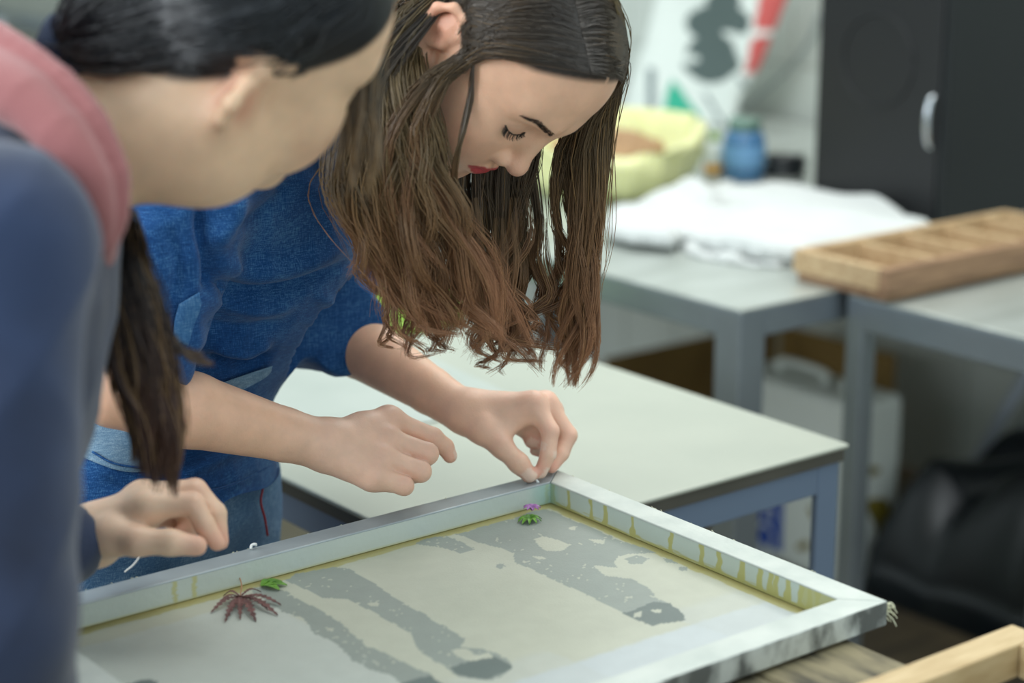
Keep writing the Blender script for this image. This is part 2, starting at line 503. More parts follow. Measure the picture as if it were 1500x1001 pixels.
# dried glue on the inner walls, real thin coats on the bars
def glue_wall(p_of, n_len, n_h, color_of, name):
    u = np.linspace(0, 1, n_len)
    v = np.linspace(0, 1, n_h)
    U_, V_ = np.meshgrid(u, v, indexing='ij')
    P = p_of(U_, V_)
    idx = np.arange(n_len * n_h).reshape(n_len, n_h)
    F = np.stack([idx[:-1, :-1], idx[1:, :-1], idx[1:, 1:], idx[:-1, 1:]], -1).reshape(-1, 4)
    o = mesh(name, P.reshape(-1, 3), F.tolist(), MATS['glue'], fr)
    set_attr(o, 'col', color_of(U_, V_).reshape(-1, 3))
    return o
pos_b = np.linspace(I_B0, I_B1, 400)
pxs = proj(np.array([L(I_A1, b, .868) for b in pos_b]))[:, 0]
seps = [(580 + z * .5067) for z in (430, 455, 500, 565, 605, 685, 795, 885, 935, 1000, 1052, 1083, 1100, 1135, 1170, 1195, 1220)]
seps = [np.interp(x, pxs, pos_b) for x in seps]
def col_right(U_, V_):
    b = I_B0 + U_ * (I_B1 - I_B0)
    bw = b + (vnoise(b, V_ * .022, 150, 21) - .5) * .004
    grey, yel = np.array(S(196, 208, 200)), np.array(S(186, 184, 120))
    d = np.full(b.shape, 9.)
    for s_ in seps: d = np.minimum(d, np.abs(bw - s_))
    w_ = .0016 + .0022 * np.clip((V_ - .0) * 0 + (1 - V_) ** 3, 0, 1) + .0012 * (b / .4)
    m = 1 - sstep(d, w_, w_ + .0012)
    m = np.maximum(m, (1 - sstep(V_ + (vnoise(b, V_, 90, 22) - .5) * .2, .08, .2)))
    m = np.maximum(m, sstep(b, .355, .362) * .85)
    c_ = grey * (1 - m[..., None]) + yel * m[..., None]
    teal = sstep(-b, -.030, -.012) * .6
    return c_ * (1 - teal[..., None]) + np.array(S(150, 196, 190)) * teal[..., None]
glue_wall(lambda u, v: ORG + (I_A1 - .0004) * AX + (I_B0 + u * (I_B1 - I_B0))[..., None] * BX + (ZB + .0005 + v * (ZT - ZB - .002))[..., None] * np.array([0, 0, 1.]),
          420, 20, col_right, 'glue_coat')
pos_a = np.linspace(I_A0, I_A1, 400)
pxa = proj(np.array([L(a, I_B0, .868) for a in pos_a]))[:, 0]
sepa = [np.interp(80 + z * .4533, pxa, pos_a) for z in (388, 450, 1590)]
def col_back(U_, V_):
    a = I_A0 + U_ * (I_A1 - I_A0)
    grey, yel = np.array(S(200, 209, 203)), np.array(S(196, 194, 140))
    d = np.full(a.shape, 9.)
    for s_ in sepa: d = np.minimum(d, np.abs(a + (vnoise(a, V_, 60, 23) - .5) * .003 - s_))
    m = (1 - sstep(d, .0014, .003)) * .9
    m = np.maximum(m, .8 * (1 - sstep(V_, .03, .09)))
    c_ = grey * (1 - m[..., None]) + yel * m[..., None]
    teal = sstep(a, I_A1 - .035, I_A1 - .01) * .55
    return c_ * (1 - teal[..., None]) + np.array(S(150, 196, 190)) * teal[..., None]
glue_wall(lambda u, v: ORG + (I_A0 + u * (I_A1 - I_A0))[..., None] * AX + (I_B0 + .0004) * BX + (ZB + .0005 + v * (ZT - ZB - .002))[..., None] * np.array([0, 0, 1.]),
          500, 16, col_back, 'glue_coat')
# frayed mesh threads along the rim
for k in range(16):
    p0 = L(A1 + .001, B1 - .004 - .018 * random.random() * (k > 8), ZT - .004 - .012 * random.random())
    d_ = AX * (.004 + .010 * random.random()) + BX * (random.random() * .008 - .002) + np.array([0, 0, -.004 - .012 * random.random()])
    tube('loose_thread', spline([p0, p0 + d_ * .6 + np.array([0, 0, .003]), p0 + d_], 6), .0006, MATS['fray'], fr, 4)
for k in range(12):
    a_ = A0 + .05 + random.random() * (A1 - A0 - .1)
    p0 = L(a_, B0 + .0005, ZT - .0006)
    d_ = AX * (random.random() - .5) * .008 - BX * .001 * random.random() + np.array([0, 0, .001 * random.random()])
    tube('loose_thread', spline([p0, p0 + d_ * .5 + np.array([0, 0, .0006]), p0 + d_], 5), .0003, MATS['fray'], fr, 4)
for k in range(12):
    b_ = random.random() * .4
    p0 = L(A1 - .0005, b_, ZT - .0006)
    d_ = BX * (random.random() - .5) * .008 + AX * .001 * random.random() + np.array([0, 0, .001 * random.random()])
    tube('loose_thread', spline([p0, p0 + d_ * .5 + np.array([0, 0, .0006]), p0 + d_], 5), .0003, MATS['fray'], fr, 4)

# ------------------------------------------------------------------ leaves and flower lying on the mesh
mat('maple', S(122, 82, 78), .6, color2=S(86, 58, 56), scale=150)
mat('leaf_green', S(110, 160, 52), .45, color2=S(74, 120, 36), scale=120)
mat('petal', S(178, 132, 186), .5, color2=S(150, 90, 160), scale=200)
mat('stem_pale', S(176, 130, 100), .6)
ZM = .8578
def on_screen(x, y, h=0.0):
    q = onz(x, y, ZM + h)
    return q
def blade(path, width, teeth, lift, mname, name, parent, thick=.0004):
    P = spline(path, 18)
    n = len(P)
    T = np.gradient(P, axis=0)
    T /= np.linalg.norm(T, axis=1)[:, None]
    N = np.cross(T, [0, 0, 1.0])
    N /= np.linalg.norm(N, axis=1)[:, None] + 1e-9
    t = np.linspace(0, 1, n)
    w_ = width * np.clip(np.sin(np.pi * np.clip(t * .92 + .08, 0, 1)) ** .7, 0.02, 1)
    if teeth:
        w_ = w_ * (1 + .5 * np.where(np.arange(n) % 2 == 0, 1, -1) * teeth)
    z_ = lift * np.sin(np.pi * t) ** 1
    V, F = [], []
    for i in range(n):
        for s_, dz in ((-1, .0006), (0, 0), (1, .0006)):
            V.append(P[i] + N[i] * w_[i] * s_ + np.array([0, 0, z_[i] + dz + .0006]))
    for i in range(n):
        for s_ in range(3):
            V.append(np.array(V[i * 3 + s_]) - np.array([0, 0, thick]))
    o_ = n * 3
    for i in range(n - 1):
        for s_ in range(2):
            q = (i * 3 + s_, i * 3 + s_ + 1, i * 3 + s_ + 4, i * 3 + s_ + 3)
            F.append(q)
            F.append(tuple(o_ + k for k in q[::-1]))
        for s_ in (0, 2):
            F.append((i * 3 + s_, i * 3 + 3 + s_, o_ + i * 3 + 3 + s_, o_ + i * 3 + s_))
    return mesh(name, V, F, MATS[mname], parent)
zz = lambda x, y: (80 + x * .4533, 700 + y * .4533)
mc = on_screen(*zz(600, 388))
ml = empty('maple_leaf', mc, 'dark red dissected maple leaf with a thin stalk lying on the screen mesh', 'leaf')
for tx, ty, wd in ((505, 440, .0034), (551, 470, .0038), (600, 462, .0030), (651, 468, .0042), (722, 448, .0040), (732, 414, .0034), (668, 372, .0020), (545, 385, .0020), (690, 432, .0024), (528, 412, .0022)):
    e = on_screen(*zz(tx, ty))
    mid = (mc + e) / 2 + np.array([0, 0, .002])
    blade([mc, mid, e], wd * .75, 1.0, .003, 'maple', 'leaf_lobe', ml)
tube('stalk', spline([mc + [0, 0, .002], on_screen(*zz(605, 365)) + [0, 0, .005], on_screen(*zz(596, 343)) + [0, 0, .009]], 8), .0006, MATS['stem_pale'], ml, 6)
gl = empty('green_leaf', on_screen(*zz(705, 352)), 'small green three lobed leaf beside the dark maple leaf', 'leaf')
g0 = on_screen(*zz(668, 352))
for tx, ty, wd in ((752, 350, .0040), (735, 338, .0036), (728, 366, .0034), (700, 336, .0026)):
    e = on_screen(*zz(tx, ty))
    blade([g0, (g0 + e) / 2, e], wd * 1.25, .12, .003, 'leaf_green', 'leaf_lobe', gl)
fl = empty('flower', on_screen(776, 762), 'tiny purple flower sprig with green leaves on the mesh by the far corner', 'flower')
fc = on_screen(776, 764)
for k in range(10):
    an = k * 2 * math.pi / 10 + .3
    e = fc + AX * .013 * math.cos(an) + BX * .011 * math.sin(an)
    blade([fc, (fc + e) / 2, e], .0022, .1, .004, 'leaf_green', 'leaf_blade', fl)
for k in range(9):
    an = k * 2 * math.pi / 9
    s0 = on_screen(779, 756) + np.array([0, 0, .005])
    e = s0 + AX * (.009 * math.cos(an)) + BX * (.009 * math.sin(an)) + np.array([0, 0, .003])
    blade([s0, (s0 + e) / 2 + np.array([0, 0, .002]), e], .0020, 0, .001, 'petal', 'petal', fl)
# lint and loose white threads
mat('lint', S(238, 240, 238), .9)
V, F = tube_geo(spline([L(-.352, -.008, .8815), L(-.350, -.010, .884), L(-.347, -.008, .885), L(-.345, -.011, .8825)], 10), .0013, 6)
tag(mesh('lint_tuft', V, F, MATS['lint'], None, True), 'tiny white lint tuft on the back bar of the printing frame', 'lint')
V, F = tube_geo(spline([onz(183, 838, .8808), px(197, 826, 1.735), px(212, 805, 1.74), px(222, 790, 1.75)], 14), .0008, 6)
tag(mesh('white_thread', V, F, MATS['lint'], None, True), 'short white thread curling up off the frame edge under a hand', 'thread')
# ------------------------------------------------------------------ things on and under the benches
nrm_ = lambda v: np.asarray(v, float) / np.linalg.norm(v)
ZBN = .8005
def ab(x, y, z):
    q = onz(x, y, z) - ORG
    return q @ AX, q @ BX
def ab_wall(x, y, a):            # the point of the plane at distance a along AX
    v = c_f + c_r * (x - 750) / FPX + c_u * (500.5 - y) / FPX
    t = (a - (CAM - ORG) @ AX) / (v @ AX)
    q = CAM + v * t
    return (q - ORG) @ BX, q[2]

# wooden compartment tray
ta0, ta1, tb0, tb1 = 1.068, 1.60, -.700, -.500
tr = empty('wooden_tray', L((ta0 + ta1) / 2, (tb0 + tb1) / 2, ZBN), 'light wooden tray with divided compartments resting across two steel tables', 'tray')
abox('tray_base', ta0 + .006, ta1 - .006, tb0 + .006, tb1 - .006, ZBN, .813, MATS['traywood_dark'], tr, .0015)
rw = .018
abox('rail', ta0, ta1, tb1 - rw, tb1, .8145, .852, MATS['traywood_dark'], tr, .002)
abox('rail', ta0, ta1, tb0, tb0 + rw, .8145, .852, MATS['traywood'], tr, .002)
abox('rail', ta0 + .0002, ta0 + rw, tb0 + rw, tb1 - rw, .8145, .852, MATS['traywood'], tr, .002)
abox('rail', ta1 - rw, ta1, tb0 + rw, tb1 - rw, .8145, .852, MATS['traywood'], tr, .002)
a_ = ta0 + .135
while a_ < ta1 - .05:
    abox('divider', a_, a_ + .013, tb0 + rw, tb1 - rw, .8145, .848, MATS['traywood'], tr, .001)
    a_ += .107

# black loudspeaker like cabinet on the bench
bs = np.linspace(-1.6, -.8, 200)
xs = proj(np.array([L(1.578, b, 1.1) for b in bs]))[:, 0]
cb0 = float(np.interp(1203, xs, bs))
cab = empty('black_cabinet', L(1.8, -1.0, ZBN), 'tall black cabinet standing on the steel bench against the tiled wall', 'cabinet')
abox('cabinet_body', 1.585, 2.05, cb0, -.824, ZBN, 1.75, MATS['black_cab'], cab, .003)
abox('side_panel', 1.570, 1.583, cb0 + .001, -.836, ZBN + .002, 1.75, MATS['black_cab_warm'], cab, .003)
abox('edge_trim', 1.572, 1.585, -.832, -.826, ZBN + .002, 1.75, MATS['black_plastic'], cab, .001)
hp = [px(1354, 178, 3.55), px(1360, 195, 3.53), px(1362, 230, 3.52), px(1359, 262, 3.53), px(1352, 280, 3.55)]
q0 = L(1.570, -.846, 0)
hb = []
for z_, o_ in ((.945, .0), (.935, .012), (.900, .018), (.862, .012), (.850, .0)):
    hb.append(L(1.569 - o_, -.846, z_ + .095))
tube('handle', spline(hb, 14), .006, MATS['chrome'], cab, 8)
ringp = [L(1.5695, (cb0 - .836) / 2 + .085 * math.cos(t), 1.09 + .085 * math.sin(t)) for t in np.linspace(0, 2 * math.pi, 40)]
tube('speaker_ring', ringp, .003, MATS['black_cab_warm'], cab, 6)

# folded white cloth: soft layers built as height fields over their outlines
def soft_sheet(name, outline, z0, h, fold, parent, m, n=70, edge=.035, edge_m=None, skirt=.0):
    P = np.array(outline)
    a0, b0 = P.min(0)
    a1, b1 = P.max(0)
    ga = np.linspace(a0, a1, n)
    gb = np.linspace(b0, b1, n)
    GA, GB = np.meshgrid(ga, gb, indexing='ij')
    ins = inpoly(GA, GB, outline)
    d = np.full(GA.shape, 9.)
    for i in range(len(P)):
        p0, p1 = P[i], P[(i + 1) % len(P)]
        e = p1 - p0
        t = np.clip(((GA - p0[0]) * e[0] + (GB - p0[1]) * e[1]) / (e @ e + 1e-12), 0, 1)
        d = np.minimum(d, np.hypot(GA - p0[0] - t * e[0], GB - p0[1] - t * e[1]))
    t = np.clip(d / edge, 0, 1)
    Z = z0 + (h(GA, GB) + fold(GA, GB)) * np.sqrt(np.clip(1 - (1 - t) ** 2, 0, 1))
    V, F, key = [], [], {}
    def vid(i, j, top):
        k = (i, j, top)
        if k not in key:
            key[k] = len(V)
            V.append(L(GA[i, j], GB[i, j], Z[i, j] if top else z0))
        return key[k]
    cell = ins[:-1, :-1] & ins[1:, :-1] & ins[:-1, 1:] & ins[1:, 1:]
    for i in range(n - 1):
        for j in range(n - 1):
            if not cell[i, j]: continue
            F.append((vid(i, j, 1), vid(i, j + 1, 1), vid(i + 1, j + 1, 1), vid(i + 1, j, 1)))
            F.append((vid(i, j, 0), vid(i + 1, j, 0), vid(i + 1, j + 1, 0), vid(i, j + 1, 0)))
            for di, dj, e0, e1 in ((-1, 0, (i, j), (i, j + 1)), (1, 0, (i + 1, j + 1), (i + 1, j)), (0, -1, (i + 1, j), (i, j)), (0, 1, (i, j + 1), (i + 1, j + 1))):
                ii, jj = i + di, j + dj
                if not (0 <= ii < n - 1 and 0 <= jj < n - 1) or not cell[ii, jj]:
                    F.append((vid(*e0, 1), vid(*e0, 0), vid(*e1, 0), vid(*e1, 1)))
    return mesh(name, V, F, m, parent, True)
cl = empty('white_cloth', L(1.35, -1.0, ZBN), 'folded white cloth heaped on the steel bench beside the tray', 'cloth')
low = [ab(*p, .806) for p in ((905, 340), (985, 352), (1010, 372), (1075, 384), (1140, 390), (1195, 384), (1260, 360), (1340, 340), (1340, 310), (1150, 305), (950, 305), (890, 325))]
low = [(min(max(a, .88), 1.56), min(b, -.708)) for a, b in low]
soft_sheet('cloth_layer', low, ZBN, lambda a, b: .014 + 0 * a, lambda a, b: .008 * np.sin(60 * a + 25 * b) * np.sin(40 * b) + .006 * (vnoise(a, b, 30, 31) - .5), cl, MATS['whitecloth'], 80, .015)
up = [ab(*p, .835) for p in ((884, 318), (900, 300), (960, 283), (1030, 262), (1056, 258), (1075, 272), (1130, 268), (1200, 268), (1280, 290), (1362, 322), (1372, 336), (1366, 344), (1300, 350), (1180, 366), (1120, 362), (1030, 345), (1000, 336), (985, 346), (930, 340), (892, 332))]
up = [(min(a, 1.562), max(min(b, -.708), -1.27)) for a, b in up]
def hup(a, b):
    return .030 + .012 * np.exp(-((a - 1.35) / .14) ** 2 - ((b + .95) / .12) ** 2)
def fup(a, b):
    r1 = .022 * np.exp(-((a - 1.33 + .6 * (b + 1.22)) / .03) ** 2) * (b < -1.05)
    r2 = -.016 * np.exp(-((b + .845 - .35 * (a - 1.47)) / .012) ** 2) * (a > 1.38)
    return r1 + r2 + .007 * np.sin(26 * a - 20 * b) + .010 * (vnoise(a, b, 14, 33) - .5)
soft_sheet('cloth_layer', up, .8135, hup, fup, cl, MATS['whitecloth'], 110, .028)

# yellow plastic bag lined basin with brown paper inside
bc_ = onz(918, 284, ZBN) - BX * .06
yb = empty('yellow_basin', (bc_[0], bc_[1], ZBN), 'pale yellow plastic lined basin on the steel bench in front of the printed sack', 'basin')
wobf = lambda a, i: .035 * math.sin(5 * a + i) + .03 * math.sin(9 * a + 2 * i) + .02 * math.sin(17 * a)
bwall = lathe('basin_wall', (bc_[0], bc_[1], ZBN), [(.14, .0), (.17, .04), (.182, .08), (.19, .115), (.196, .135), (.188, .140), (.178, .135), (.170, .10), (.15, .06), (.10, .05)], MATS['yellow_plastic'], yb, 60, wobf)
tow = nrm_(CAM[:2] - bc_[:2])
for v in bwall.data.vertices:        # the side towards the room is pressed down
    d_ = np.array(v.co[:2]) - bc_[:2]
    f_ = max(0.0, d_ @ tow / .19)
    v.co[2] -= .050 * f_ ** 1.5 * min(1.0, (v.co[2] - ZBN) / .10)
# crumpled brown paper in the basin
r_ = np.random.default_rng(3)
V, F = [], []
nn = 26
for i in range(nn):
    for j in range(nn):
        u, v = i / (nn - 1) * 2 - 1, j / (nn - 1) * 2 - 1
        x_, y_ = u * math.sqrt(1 - v * v / 2), v * math.sqrt(1 - u * u / 2)
        V.append((bc_[0] + x_ * .115, bc_[1] + y_ * .115, ZBN + .082 + .028 * (1 - x_ * x_ - y_ * y_) + .014 * r_.random()))
for i in range(nn - 1):
    for j in range(nn - 1):
        F.append((i * nn + j, (i + 1) * nn + j, (i + 1) * nn + j + 1, i * nn + j + 1))
tp = len(V)
V += [(x, y, ZBN + .062) for x, y, z in V]
rim = [(i, 0) for i in range(nn)] + [(nn - 1, j) for j in range(1, nn)] + [(i, nn - 1) for i in range(nn - 2, -1, -1)] + [(0, j) for j in range(nn - 2, 0, -1)]
rim = [i * nn + j for i, j in rim]
for k in range(len(rim)):
    a__, b__ = rim[k], rim[(k + 1) % len(rim)]
    F.append((a__, tp + a__, tp + b__, b__))
F.append(tuple(tp + k for k in rim))
tag(mesh('paper_bundle', V, F, MATS['brown_paper']), 'crumpled brown paper bundle inside the yellow basin', 'paper')

# printed sack leaning on the wall: inflated panel with flat print
SA = 2.20
def sack_pt(x, y, bulge):
    b, z = ab_wall(x, y, SA)
    return b, z
outline = [(985, -40), (1180, -40), (1168, 0), (1138, 90), (1112, 140), (1104, 178), (1092, 214), (955, 214), (943, 170), (955, 120), (972, 60)]
ob = [sack_pt(x, y, 0) for x, y in outline]
zbot = min(z for b, z in ob)
n = 90
bb0, bb1 = min(b for b, z in ob), max(b for b, z in ob)
zz0, zz1 = .801, max(z for b, z in ob)
sc_ = (.801 - zbot)
V, F, colv = [], [], []
wht, gry, red, grn, dk = [np.array(S(*c)) for c in ((226, 232, 226), (84, 98, 96), (206, 92, 88), (52, 174, 142), (120, 132, 134))]
rows = 100
for j in range(rows):
    z = zz0 + (zz1 - zz0) * j / (rows - 1)
    zq = max(z, zbot)
    # left and right outline at this height
    cr = []
    for k in range(len(ob)):
        (b0, y0), (b1, y1) = ob[k], ob[(k + 1) % len(ob)]
        if (y0 - zq) * (y1 - zq) <= 0 and abs(y1 - y0) > 1e-6:
            cr.append(b0 + (b1 - b0) * (zq - y0) / (y1 - y0))
    lo, hi = (min(cr), max(cr)) if len(cr) > 1 else (bb0, bb1)
    for side in (0, 1):
        for i in range(60):
            u = i / 59
            b = lo + (hi - lo) * u
            pr = math.sqrt(max(0, 1 - (2 * u - 1) ** 2)) ** .6
            dep = (.035 * pr + .004) * (1 if side == 0 else -.5) * (.7 + .3 * math.sin(9 * z + 5 * u))
            lean = (z - .80) * .10 - .06
            P = L(SA + lean - dep - .01, b, z)
            V.append(P)
            X, Y, _ = proj(P)
            c_ = wht
            e1 = ((X - 1062) / 48) ** 2 + ((Y - 40) / 62) ** 2
            n_ = 6 * math.sin(X * .11) + 5 * math.sin(Y * .13 + 1)
            if X > 1106 + (Y - 30) * -.20 and Y < 108 and not (44 < Y < 54): c_ = red
            if ((X - 1042) / (42 + n_ * .5)) ** 2 + ((Y - 86) / 36) ** 2 < 1: c_ = gry
            if ((X - 1052) / 48) ** 2 + ((Y - 34) / 28) ** 2 < 1 and not (X < 1004): c_ = gry
            if ((X - 1060) / 26) ** 2 + ((Y - 2) / 16) ** 2 < 1: c_ = gry
            if ((X - 1078) / 20) ** 2 + ((Y - 54 - (X - 1078) * .3) / 6) ** 2 < 1: c_ = wht
            if ((X - 1008) / 16) ** 2 + ((Y - 86) / 6) ** 2 < 1: c_ = wht
            if Y > 118 and Y < 174 and X > 966 + (174 - Y) * .30 and X < 1028 - (174 - Y) * .72: c_ = grn
            if abs(X - (1034 + (Y - 140) * .62)) < 3.5 and 138 < Y < 195: c_ = dk
            if abs(X - (1082 + (Y - 115) * .8)) < 3.5 and 112 < Y < 140: c_ = dk
            if 948 < X < 960 and 100 < Y < 165: c_ = dk
            colv.append(c_)
for side in (0, 1):
    for j in range(rows - 1):
        for i in range(59):
            k = lambda jj, ii: jj * 120 + side * 60 + ii
            q = (k(j, i), k(j, i + 1), k(j + 1, i + 1), k(j + 1, i))
            F.append(q if side else q[::-1])
for j in range(rows - 1):
    for i in (0, 59):
        F.append((j * 120 + i, j * 120 + 60 + i, (j + 1) * 120 + 60 + i, (j + 1) * 120 + i))
for j in (0, rows - 1):
    for i in range(59):
        F.append((j * 120 + i, j * 120 + i + 1, j * 120 + 60 + i + 1, j * 120 + 60 + i))
sk = mesh('printed_sack', V, F, MATS['bagprint'], None, True)
set_attr(sk, 'col', np.array(colv))
tag(sk, 'white sack printed with grey blots, red stripe and green corner leaning on the wall', 'sack')

# jar, small bottle, coil and cords
jb = onz(1089, 262, ZBN)
jr = empty('blue_jar', (jb[0], jb[1], ZBN), 'blue plastic jar with a green grey lid on the bench by the sack', 'jar')
lathe('jar_body', (jb[0], jb[1], ZBN), [(.038, 0), (.043, .006), (.044, .05), (.043, .085), (.036, .098), (.03, .102)], MATS['blue_jar'], jr, 32)
lathe('lid', (jb[0], jb[1], ZBN + .1022), [(.033, 0), (.034, .004), (.034, .020), (.030, .024)], MATS['green_lid'], jr, 32)
lathe('jar_label', (jb[0], jb[1], ZBN + .03), [(.0443, 0), (.0447, .001), (.0447, .04), (.0443, .041)], mat('jarlabel', S(120, 170, 214), .5), jr, 32)
sb = onz(1045, 258, ZBN)
sbo = empty('small_bottle', (sb[0], sb[1], ZBN), 'small white bottle with an orange band between the yellow basin and blue jar', 'bottle')
lathe('bottle_body', (sb[0], sb[1], ZBN), [(.017, 0), (.020, .004), (.020, .06), (.014, .07), (.010, .074)], MATS['white_plastic'], sbo, 24)
lathe('band', (sb[0], sb[1], ZBN + .008), [(.0203, 0), (.0206, .001), (.0206, .018), (.0203, .019)], MATS['orange_label'], sbo, 24)
lathe('cap', (sb[0], sb[1], ZBN + .0742), [(.011, 0), (.011, .014), (.009, .016)], MATS['lime'], sbo, 20)
kb = onz(1150, 262, ZBN)
th_ = np.linspace(0, 2 * math.pi * 4, 90)
coil = np.stack([kb[0] + (.035 + .004 * np.sin(th_ * .7)) * np.cos(th_), kb[1] + (.035 + .003 * np.cos(th_ * .9)) * np.sin(th_), ZBN + .008 + .010 * th_ / 6.28], 1)
tag(tube('cable_coil', coil, .007, MATS['black_plastic'], None, 8), 'small coil of black cable behind the white cloth', 'cable')
pts = []
for x, y in ((1200, 20), (1185, 60), (1150, 105), (1110, 142), (1085, 165)):
    b, z = ab_wall(x, y, WALL_A - .02)
    pts.append(L(WALL_A - .02, b, z))
tag(tube('hanging_cord', spline(pts, 30), .005, MATS['greycable'], None, 8), 'thin grey cord hanging across the white wall tiles above the bench', 'cord')
pts = []
for x, y in ((1540, 560), (1500, 612), (1465, 660), (1430, 684), (1385, 690)):
    b, z = ab_wall(x, y, WALL_A - .02)
    pts.append(L(WALL_A - .02, b, max(z, .006)))
tag(tube('wall_hose', spline(pts, 30), .007, MATS['greycable'], None, 8), 'grey hose drooping along the foot of the tiled wall', 'hose')
p0, p1 = ab_wall(1405, 690, WALL_A - .12), ab_wall(1530, 500, WALL_A - .03)
tag(tube('leaning_pipe', [L(WALL_A - .14, p0[0], .01), L(WALL_A - .022, p1[0], p1[1])], .014, mat('pipe', S(176, 184, 196), .4, metal=.2), None, 12), 'pale pipe leaning diagonally on the tiled wall', 'pipe')

# cardboard box standing open behind the jerry can
def px_on(x, y, a=None, b=None):
    v = c_f + c_r * (x - 750) / FPX + c_u * (500.5 - y) / FPX
    if a is not None:
        t = (a - (CAM - ORG) @ AX) / (v @ AX)
    else:
        t = (b - (CAM - ORG) @ BX) / (v @ BX)
    return CAM + v * t
ka = 2.16
kc = px_on(1130, 472, a=ka)
kb_ = (kc - ORG) @ BX
kz = kc[2]
kr = px_on(1310, 524, a=ka)
kb1 = (kr - ORG) @ BX
kl = px_on(885, 520, b=kb_)
ka0 = max((kl - ORG) @ AX, 1.0)
cbx = empty('cardboard_box', L(ka - .3, (kb_ + kb1) / 2, 0), 'open brown cardboard box standing under the steel bench by the wall', 'box')
abox('panel', ka, ka + .008, kb_, kb1, .002, kz, MATS['card'], cbx, .001, 1)
abox('panel', ka0, ka - .0005, kb_ - .0, kb_ + .008, .002, kz, MATS['card'], cbx, .001, 1)
abox('panel', ka0, ka - .0005, kb_ + .0085, kb1, .002, .010, MATS['card'], cbx, .001, 1)

# white jerry can with blue print and stain
jc_b = ab(1240, 866, .012)
ja0, jb1 = jc_b
ja1, jb0 = ja0 + .15, jb1 - .36
jz = .40
jc = empty('jerry_can', L(ja0 + .07, jb1 - .18, .01), 'white plastic jerry can with blue lettering and yellow stains under the bench', 'jerry can')
abox('can_body', ja0, ja1, jb0, jb1, .0105, jz, MATS['white_plastic'], jc, .02, 4)
V, F = tube_geo(spline([L(ja0 + .075, jb0 + .08, jz), L(ja0 + .075, jb0 + .09, jz + .022), L(ja0 + .075, jb0 + .20, jz + .022), L(ja0 + .075, jb0 + .21, jz)], 20), .009, 10)
mesh('handle', V, F, MATS['white_plastic'], jc, True)
lathe('cap', L(ja0 + .075, jb1 - .07, jz + .0005), [(.026, 0), (.027, .004), (.027, .022), (.023, .026)], MATS['white_plastic'], jc, 24)
# print on the left face (plane a = ja0): blue patch with white letters reading downwards
pb = [(px_on(x, 780, a=ja0) - ORG) @ BX for x in (1101, 1146)]
pzt, pzb = px_on(1120, 726, a=ja0)[2], px_on(1120, 850, a=ja0)[2]
abox('print_patch', ja0 - .0012, ja0 - .0002, pb[0], pb[1], max(pzb, .04), pzt, MATS['blue_print'], jc, 0)
cu = bpy.data.curves.new('letters', 'FONT')
cu.body = 'FOR'
cu.size = .10
cu.extrude = .0004
cu.offset = .0008
cu.align_x = 'LEFT'
tob = bpy.data.objects.new('letters_tmp', cu)
COL.objects.link(tob)
dg = bpy.context.evaluated_depsgraph_get()
tme_ = bpy.data.meshes.new_from_object(tob.evaluated_get(dg))
bpy.data.objects.remove(tob, do_unlink=True)
vs = np.array([v.co[:] for v in tme_.vertices])
bm_mid = (pb[0] + pb[1]) / 2
wid = vs[:, 1].max() - vs[:, 1].min()
# text x runs downwards (-z), text up runs towards the wider end (+BX on this face)
W_ = [L(ja0 - .0018 - z_ * 0 - abs(z_), pb[0] + .014 + y_ * (pb[1] - pb[0] - .034) / wid, pzt - .014 - x_ * .85) for x_, y_, z_ in vs]
keepf = [tuple(p.vertices) for p in tme_.polygons]
mesh('lettering', W_, keepf, mat('letter_white', S(232, 238, 244), .5), jc)
# stains: thin irregular patches
def patch(name, pts, plane_a=None, plane_b=None, parent=None, m=None):
    Q = []
    for x, y in pts:
        q = px_on(x, y, a=plane_a, b=plane_b)
        Q.append(q)
    Q = np.array(spline([*Q, Q[0]], 40))[:-1]
    c_ = Q.mean(0)
    V = [c_] + list(Q)
    F = [(0, i, i % len(Q) + 1) for i in range(1, len(Q) + 1)]
    F = [f for f in F]
    return mesh(name, V, F, m, parent)
patch('stain', [(1262, 735), (1285, 730), (1303, 738), (1304, 790), (1303, 830), (1290, 846), (1282, 820), (1284, 780), (1276, 752)], plane_b=jb1 + .0006, parent=jc, m=MATS['stain'])
patch('stain', [(1256, 690), (1270, 684), (1288, 686), (1286, 694), (1268, 698)], plane_b=jb1 + .0006, parent=jc, m=MATS['stain'])
patch('stain', [(1183, 746), (1190, 744), (1202, 764), (1200, 770), (1192, 762)], plane_a=ja0 - .0006, parent=jc, m=MATS['stain'])
patch('stain', [(1166, 800), (1178, 793), (1186, 797), (1180, 806), (1170, 806)], plane_a=ja0 - .0006, parent=jc, m=MATS['stain'])
# second can with a blue cap, and a thin pole
s2 = onz(1015, 905, .003)
s2 = L((onz(1050, 880, .003) - ORG) @ AX - .12, (onz(1050, 880, .003) - ORG) @ BX - .25, .003)
c2 = empty('plastic_canister', s2, 'white canister with a blue cap behind the metal table legs', 'canister')
lathe('canister_body', s2, [(.075, 0), (.08, .01), (.08, .20), (.06, .235), (.03, .25)], MATS['white_plastic'], c2, 28)
lathe('cap', s2 + np.array([0, 0, .2505]), [(.034, 0), (.035, .004), (.035, .028), (.03, .032)], MATS['blue_print'], c2, 24)
pt = px_on(1141, 468, b=kb_ + .1)
pl0 = L((pt - ORG) @ AX, kb_ + .1, .011)
tag(tube('thin_pole', [pl0, pl0 + np.array([0, 0, pt[2] - .0])], .007, mat('pole', S(150, 144, 122), .5), None, 10), 'thin pale pole standing inside the cardboard box', 'pole')

